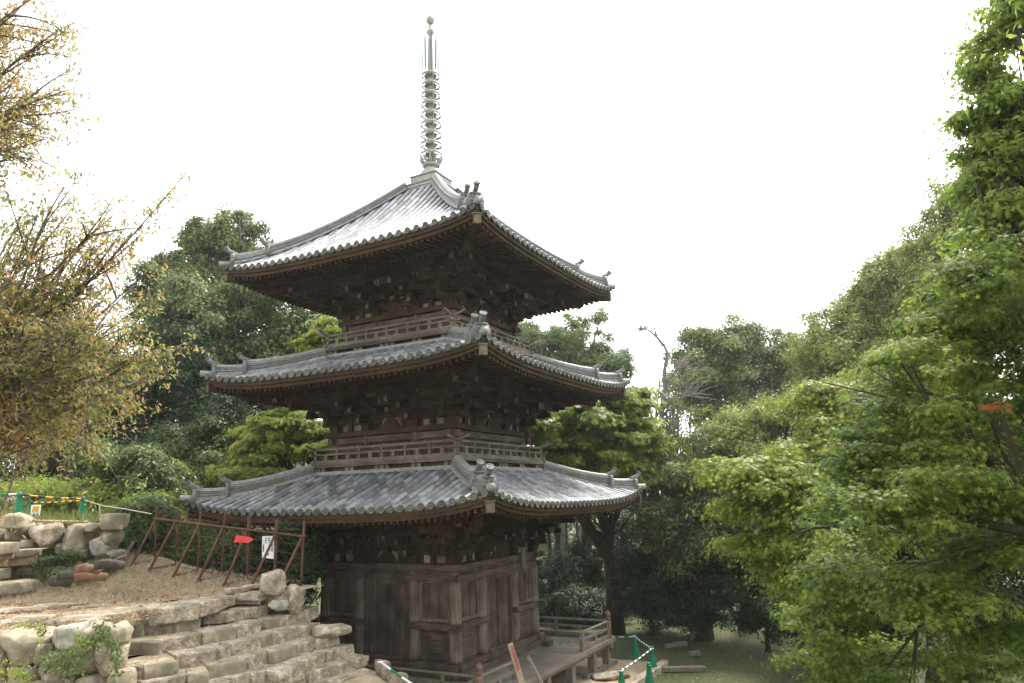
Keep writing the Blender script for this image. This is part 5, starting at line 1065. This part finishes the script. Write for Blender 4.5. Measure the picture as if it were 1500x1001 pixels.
# --- the cherry at the left, turning colour
def cherry():
    rs = np.random.RandomState(90); rg = random.Random(90)
    base = Vector((-11.2, 13.4, 3.35)); root = empty('cherry_tree', base); tag(root, 'cherry tree turning orange and yellow whose long bare limbs sweep in from the left edge', 'tree')
    mb = MB(); tr = [Vector(), Vector((.1, 0, .8)), Vector((.35, .05, 1.6))]; mb.tube(tr, [.34, .27, .24], 12); mb.tube([tr[2], (at(-190, 330, 12)-base)*.55+Vector((-.2, 0, .3)), at(-190, 330, 12)-base], [.2, .15, .1], 9)
    fork = base+tr[2]; LC = []; LN = []
    ends = [((268, 255), 11.4), ((225, 330), 11.8), ((250, 420), 12), ((262, 500), 12.3), ((205, 600), 12.6), ((150, 620), 12), ((180, 270), 11), ((120, 260), 10.8), ((120, 360), 12.2), ((60, 300), 11), ((240, 370), 12.6), ((100, 560), 12.8), ((60, 600), 11.6), ((200, 470), 11), ((30, 420), 11.6), ((215, 560), 11.6), ((20, 340), 12), ((160, 420), 12.5), ((130, 480), 11.2), ((170, 540), 12.2), ((90, 440), 12.4), ((70, 510), 11.4), ((175, 350), 12.4), ((140, 590), 11.3),
            ((95, 45), 11.2), ((55, 0), 11), ((100, 120), 11.4), ((130, 160), 11.3), ((65, 205), 11), ((40, 90), 11.8), ((20, 170), 11.5), ((30, 240), 11.3), ((15, 30), 11.2), ((75, 70), 11.6), ((60, 150), 11)]
    nlow = 24
    for q in range(26): ends.append(((rg.uniform(-10, 235), rg.uniform(290, 560)), rg.uniform(10.8, 13)))
    for q in range(12): ends.append(((rg.uniform(-20, 70), rg.uniform(0, 225)), rg.uniform(10.8, 12.4)))
    for i, (e, d) in enumerate(ends):
        E = at(*e, d); upper = e[1] < 245
        st_ = (at(-190, 330, 12)+Vector((0, 0, rg.uniform(-.6, .9))) if upper else fork)+Vector((rg.uniform(-.1, .1), rg.uniform(-.2, .2), rg.uniform(-.1, .3)))
        mid1 = st_*.66+E*.34+Vector((-.25, rg.uniform(-.3, .3), rg.uniform(.3, 1.0) if not upper else rg.uniform(.1, .5))); mid2 = st_*.33+E*.67+Vector((rg.uniform(-.2, .1), rg.uniform(-.3, .3), rg.uniform(.2, .75)))
        P = [st_, mid1, mid2, E]
        def bez(t): 
            u = 1-t; return P[0]*u**3+P[1]*3*u*u*t+P[2]*3*u*t*t+P[3]*t**3
        n = 12; ph = rg.uniform(0, 90); amp = .22 if not upper else .14
        def cv(t): return bez(t)+Vector((noise.noise(Vector((t*3.2, ph, 0))), noise.noise(Vector((t*3.2, ph, 7))), noise.noise(Vector((t*3.2, ph, 13)))))*amp*min(1, t*3)
        pts = [cv(k/n) for k in range(n+1)]; r0 = rg.uniform(.03, .05)
        mb.tube([p-base for p in pts], [r0*(1-k/n)**.8+.005 for k in range(n+1)], 6)
        L = (E-st_).length
        paths = [(cv, .34, 1.0, int(L*3.2))]
        for k in range(4):                                  # side branches carry most of the leaves
            t0 = rg.uniform(.35, .85); p0 = cv(t0); tg = (cv(min(1, t0+.05))-p0).normalized(); ln = rg.uniform(.8, 1.8)*(1.2-.6*t0)
            dv = (tg*.75+Vector(rs.normal(size=3))*.5).normalized(); e2 = p0+dv*ln+Vector((.05, 0, -.08*ln)); m2 = (p0+e2)/2+Vector((0, 0, .12*ln))+Vector(rs.normal(size=3))*.06
            def sv(t, p0=p0, m2=m2, e2=e2): return p0*(1-t)**2+m2*2*t*(1-t)+e2*t*t
            mb.tube([sv(q/6)-base for q in range(7)], [.018*(1-q/7)+.004 for q in range(7)], 5); paths.append((sv, .1, 1.0, int(ln*4.8)))
        for fn_, ta, tb, nt_ in paths:
            for k in range(nt_):
                t = rg.uniform(ta, tb); p = fn_(t); tg = (fn_(min(1, t+.03))-fn_(max(0, t-.03))).normalized()
                dv = (tg*.5+Vector(rs.normal(size=3))*.75+Vector((.12, 0, 0))).normalized(); ln = rg.uniform(.25, .7)
                q = [p, p+dv*ln*.5+Vector((0, 0, .03)), p+dv*ln+Vector((0, 0, -.05*ln))]
                mb.tube([x-base for x in q], [.007, .005, .0025], 4, cap=False)
                for m in range(rg.randint(13, 21)):
                    f = rg.random()**.7; c = q[0]+(q[2]-q[0])*f+Vector(rs.normal(size=3))*.06
                    LC.append(c-base); LN.append((rg.gauss(0, .7), rg.gauss(0, .7), .6))
    mb.build('trunk', nmat('cherry_bark', [(.07, .055, .047), (.13, .105, .09), (.2, .17, .15)], 8, .9, .5, (4, 4, 4)), root, True)
    C = np.array([tuple(c) for c in LC]); N = np.array(LN)
    leaf_obj('crown', C, N, .088*(.6+.75*rs.random(len(C))), L_LONG, rs, LM_CHERRY, root, 1.1)
    return len(C)
nleaf = cherry(); print('cherry leaves', nleaf)
# ------------------------------------------------------------------ low plants
def scatter(name, pts, nrm, size, tmpl, mat, lab, cat, seed, kind='stuff', droop=0, group=None):
    rs = np.random.RandomState(seed); o = leaf_obj(name, pts, nrm, size, tmpl, rs, mat, None, droop); tag(o, lab, cat, group, kind); return o
rs = np.random.RandomState(101)
# weeds mounding on the meadow
def mound(lab, ells, lm, seed, nclump, cr, per, L, tm=L_OVAL, cat='plant', name='leafy_weeds', group='weeds on the meadow'):
    r2 = np.random.RandomState(seed); cc, C, N = crown_points(ells, nclump, cr, per, r2, .6); N[:, 2] += .5
    b = Vector(ells[0][0]); b.z = uz(b.x, b.y) if b.y > 17.5 and b.x < -10 else b.z-ells[0][1][2]
    t = empty(name, b); tag(t, lab, cat, group)
    leaf_obj('leaves', C-np.array(b), N, L*(.6+.7*r2.random(len(C))), tm, r2, lm, t, .1)
    mb = MB()
    for c in cc[::2]: mb.tube([Vector((c[0], c[1], b.z))-b, Vector(c)-b], [.012, .005], 4, cap=False)
    mb.build('stems', plain('weed_stem', (.12, .14, .05), .8), t)
mound('broad mound of bright kudzu like leaves behind the yellow and black bars', [E_(140, 718, 22.5, 46, 16, 1.2), E_(110, 728, 22, 36, 12, 1), E_(175, 728, 21.5, 30, 14, .8)], LM_YGREEN, 111, 90, .34, 120, .16)
mound('pale weedy growth along the top of the meadow at the left edge', [E_(30, 716, 24, 60, 14, 1.6), E_(70, 712, 25, 40, 12, 1.4), E_(-30, 716, 24, 50, 14, 1.6)], LM_YGREEN, 112, 110, .34, 90, .10)
mound('leafy green growth climbing round the left end of the fence', [E_(205, 745, 20.2, 30, 18, .6), E_(225, 735, 20.6, 26, 14, .6), E_(180, 748, 20.4, 24, 10, .5)], LM_YGREEN, 113, 70, .24, 90, .10)
# ivy and weeds on the front wall
def ivy(lab, spots, seed, L=.055, lm=LM_YGREEN):
    r2 = np.random.RandomState(seed); C = []; 
    b = at(spots[0][0], spots[0][1], 10.8); t = empty('ivy', b); tag(t, lab, 'ivy', 'ivy on the front wall')
    for (x, y, w_, h_, n) in spots:
        for k in range(n): C.append(np.array(at(x+r2.normal()*w_*.5, y+r2.normal()*h_*.5, 10.78+r2.normal()*.07))-np.array(b))
    C = np.array(C); N = r2.normal(size=C.shape)*.5+np.array((.1, -.8, .5)); leaf_obj('leaves', C, N, L*(.6+.8*r2.random(len(C))), L_OVAL, r2, lm, t, .5)
    mb = MB()
    for (x, y, w_, h_, n) in spots:
        for k in range(3): a = at(x+r2.normal()*w_*.3, y+h_*.6, 10.84)-b; e = at(x+r2.normal()*w_*.4, y-h_*.5, 10.82)-b; mb.tube([a, (a+e)/2+Vector((r2.normal()*.04, 0, 0)), e], [.008, .006, .004], 4)
    mb.build('stems', BARK, t)
ivy('dark green ivy clump hanging over the wall below the whitish stone', [(85, 965, 26, 12, 170), (110, 960, 20, 12, 110), (100, 980, 26, 14, 120), (68, 975, 12, 22, 60)], 121, .06, LM_EVER)
ivy('bushy ivy tuft at the right corner of the front wall by the steps', [(152, 928, 12, 14, 150), (168, 955, 8, 24, 90), (172, 975, 7, 20, 60), (140, 945, 16, 10, 50)], 122, .06, LM_SHRUB)
ivy('yellow green creeper between the stones at the left of the front wall', [(60, 925, 8, 14, 60), (32, 990, 26, 14, 120), (10, 985, 22, 18, 70), (118, 938, 8, 14, 50), (40, 918, 30, 5, 60), (128, 945, 12, 8, 40)], 123, .05, LM_YGREEN)
# fallen leaves on the terrace and steps
n = 17000; X = rs.uniform(-16, -4.6, n); Y = rs.uniform(11.3, 19, n)
keep = [i for i in range(n) if (X[i] < -6.0-.0*(Y[i]) or Y[i] > 15.6+(X[i]+6)*.6) and Y[i] < 16.6-(X[i]+4.7)*.5]
P = np.array([(X[i], Y[i], tz(X[i], Y[i])+.025+.02*rs.random()) for i in keep])
for k, row in enumerate(ROWS[:7]):
    for (pa, pb, dep, h) in row:
        A = np.array(onz(*pa, 3.33-.2*k)); B = np.array(onz(*pb, 3.33-.2*k)); d = B-A; nn = np.array((-d[1], d[0], 0)); nn /= np.linalg.norm(nn)
        m = rs.randint(4, 14); P = np.vstack([P, A+d*rs.random((m, 1))+nn*(.12+.5*rs.random((m, 1)))+np.array((0, 0, .02))])
q = [(x, y, hz(x, y)+.04) for x, y in zip(rs.uniform(2.5, 10, 900), rs.uniform(18, 30, 900))]; P = np.vstack([P, np.array(q)])
N = rs.normal(size=P.shape)*.35+np.array((0, 0, 1)); LM_LIT = leafmat('fallen_leaf', [(0.134, 0.0773, 0.042), (0.24, 0.144, 0.072), (0.326, 0.221, 0.12), (0.384, 0.331, 0.204)], .1, .7, 2, .3)
scatter('fallen_leaves', P, N, .075*(.6+.6*rs.random(len(P))), L_LONG, LM_LIT, 'brown fallen leaves strewn over the terrace, the steps and the lawn', 'leaves', 102)
# grass: meadow, lawn, cut hay on the terrace
L_BLADE = np.array([(0, -.035, 0), (.5, -.03, .06), (1, 0, .22), (.5, .03, .06), (0, .035, 0)])
def grass(name, xy, zf, L, mat, lab, seed, lean=.6):
    r2 = np.random.RandomState(seed); P = np.array([(x, y, zf(x, y)) for x, y in xy]); n = len(P)
    u = r2.normal(size=(n, 3))*lean+np.array((0, 0, 1)); u /= np.linalg.norm(u, axis=1, keepdims=True); v = np.cross(u, r2.normal(size=(n, 3))); v /= np.linalg.norm(v, axis=1, keepdims=True); w_ = np.cross(u, v)
    s = L*(.5+.8*r2.random(n)); tm = L_BLADE
    V = P[:, None]+s[:, None, None]*(tm[None, :, 0, None]*u[:, None]+tm[None, :, 1, None]*v[:, None]+tm[None, :, 2, None]*w_[:, None]); k = len(tm); V = V.reshape(-1, 3).astype(np.float32)
    me = bpy.data.meshes.new(name); me.vertices.add(n*k); me.vertices.foreach_set('co', V.ravel()); me.loops.add(n*k); me.loops.foreach_set('vertex_index', np.arange(n*k, dtype=np.int32)); me.polygons.add(n); me.polygons.foreach_set('loop_start', np.arange(0, n*k, k, dtype=np.int32)); me.update(calc_edges=True); me.materials.append(mat)
    o = bpy.data.objects.new(name, me); COL.objects.link(o); tag(o, lab, 'grass', None, 'stuff')
LM_GRASS = leafmat('grass_blade', [(.06, .09, .02), (.10, .14, .03), (.17, .19, .05), (.26, .23, .10)], .35, .6, 1.2, .5)
LM_HAY = leafmat('cut_grass', [(.25, .21, .13), (.36, .31, .20), (.45, .40, .28), (.30, .28, .15)], .15, .8, 1.5, .4)
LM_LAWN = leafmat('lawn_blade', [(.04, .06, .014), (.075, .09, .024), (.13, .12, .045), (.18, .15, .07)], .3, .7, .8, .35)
xy = [(x, y) for x, y in zip(rs.uniform(-24, -10.2, 16000), rs.uniform(17.9, 26, 16000)) if x < -10.2-.0*y]
grass('meadow_grass', xy, uz, .30, LM_GRASS, 'rough green and straw coloured grass on the meadow above the boulder wall', 131)
xy = [(x, y) for x, y in zip(rs.uniform(-12, -5.2, 24000), rs.uniform(14.6, 19.3, 24000)) if y < 16.4-(x+4.7)*.5 and y > 16.3+(x+6)*.6+rs.normal()*.5]
grass('cut_grass', xy, lambda x, y: tz(x, y)+.02, .13, LM_HAY, 'pale cut grass lying along the foot of the fence', 132, 2.0)
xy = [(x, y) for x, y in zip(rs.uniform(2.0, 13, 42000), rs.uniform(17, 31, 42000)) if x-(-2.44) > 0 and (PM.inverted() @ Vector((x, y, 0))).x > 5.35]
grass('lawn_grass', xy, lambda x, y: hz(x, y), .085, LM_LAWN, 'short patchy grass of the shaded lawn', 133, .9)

# ------------------------------------------------------------------ thin haze volume
mb = MB(); mb.box((0, 30, 14), (120, 100, 33)); hz_o = mb.build('haze', [plain('air', (1, 1, 1))]); hm = bpy.data.materials.new('haze'); hm.use_nodes = True
hn = hm.node_tree.nodes; hn.remove(hn['Principled BSDF']); pv = hn.new('ShaderNodeVolumePrincipled'); pv.inputs['Color'].default_value = (.92, .95, 1, 1); pv.inputs['Density'].default_value = .0004; pv.inputs['Anisotropy'].default_value = .3
hm.node_tree.links.new(pv.outputs[0], hn['Material Output'].inputs['Volume']); hz_o.data.materials[0] = hm; hz_o['kind'] = 'stuff'; tag(hz_o, 'thin pale haze softening the far trees', 'haze')

xy = [(x, y) for x, y in zip(rs.normal(-11.2, 1.2, 2600), rs.normal(16.9, .35, 2600)) if y < 17.5 and x < -9]
grass('wall_foot_grass', xy, lambda x, y: tz(x, y), .24, LM_GRASS, 'tufts of green weeds along the foot of the boulder wall', 134)
mound('low green weeds growing among the logs on the terrace', [E_(120, 838, 16.6, 26, 8, .5), E_(150, 828, 17, 26, 8, .5), E_(70, 822, 16.8, 16, 6, .3), E_(95, 815, 17, 22, 6, .3)], LM_SHRUB, 115, 60, .16, 70, .07)
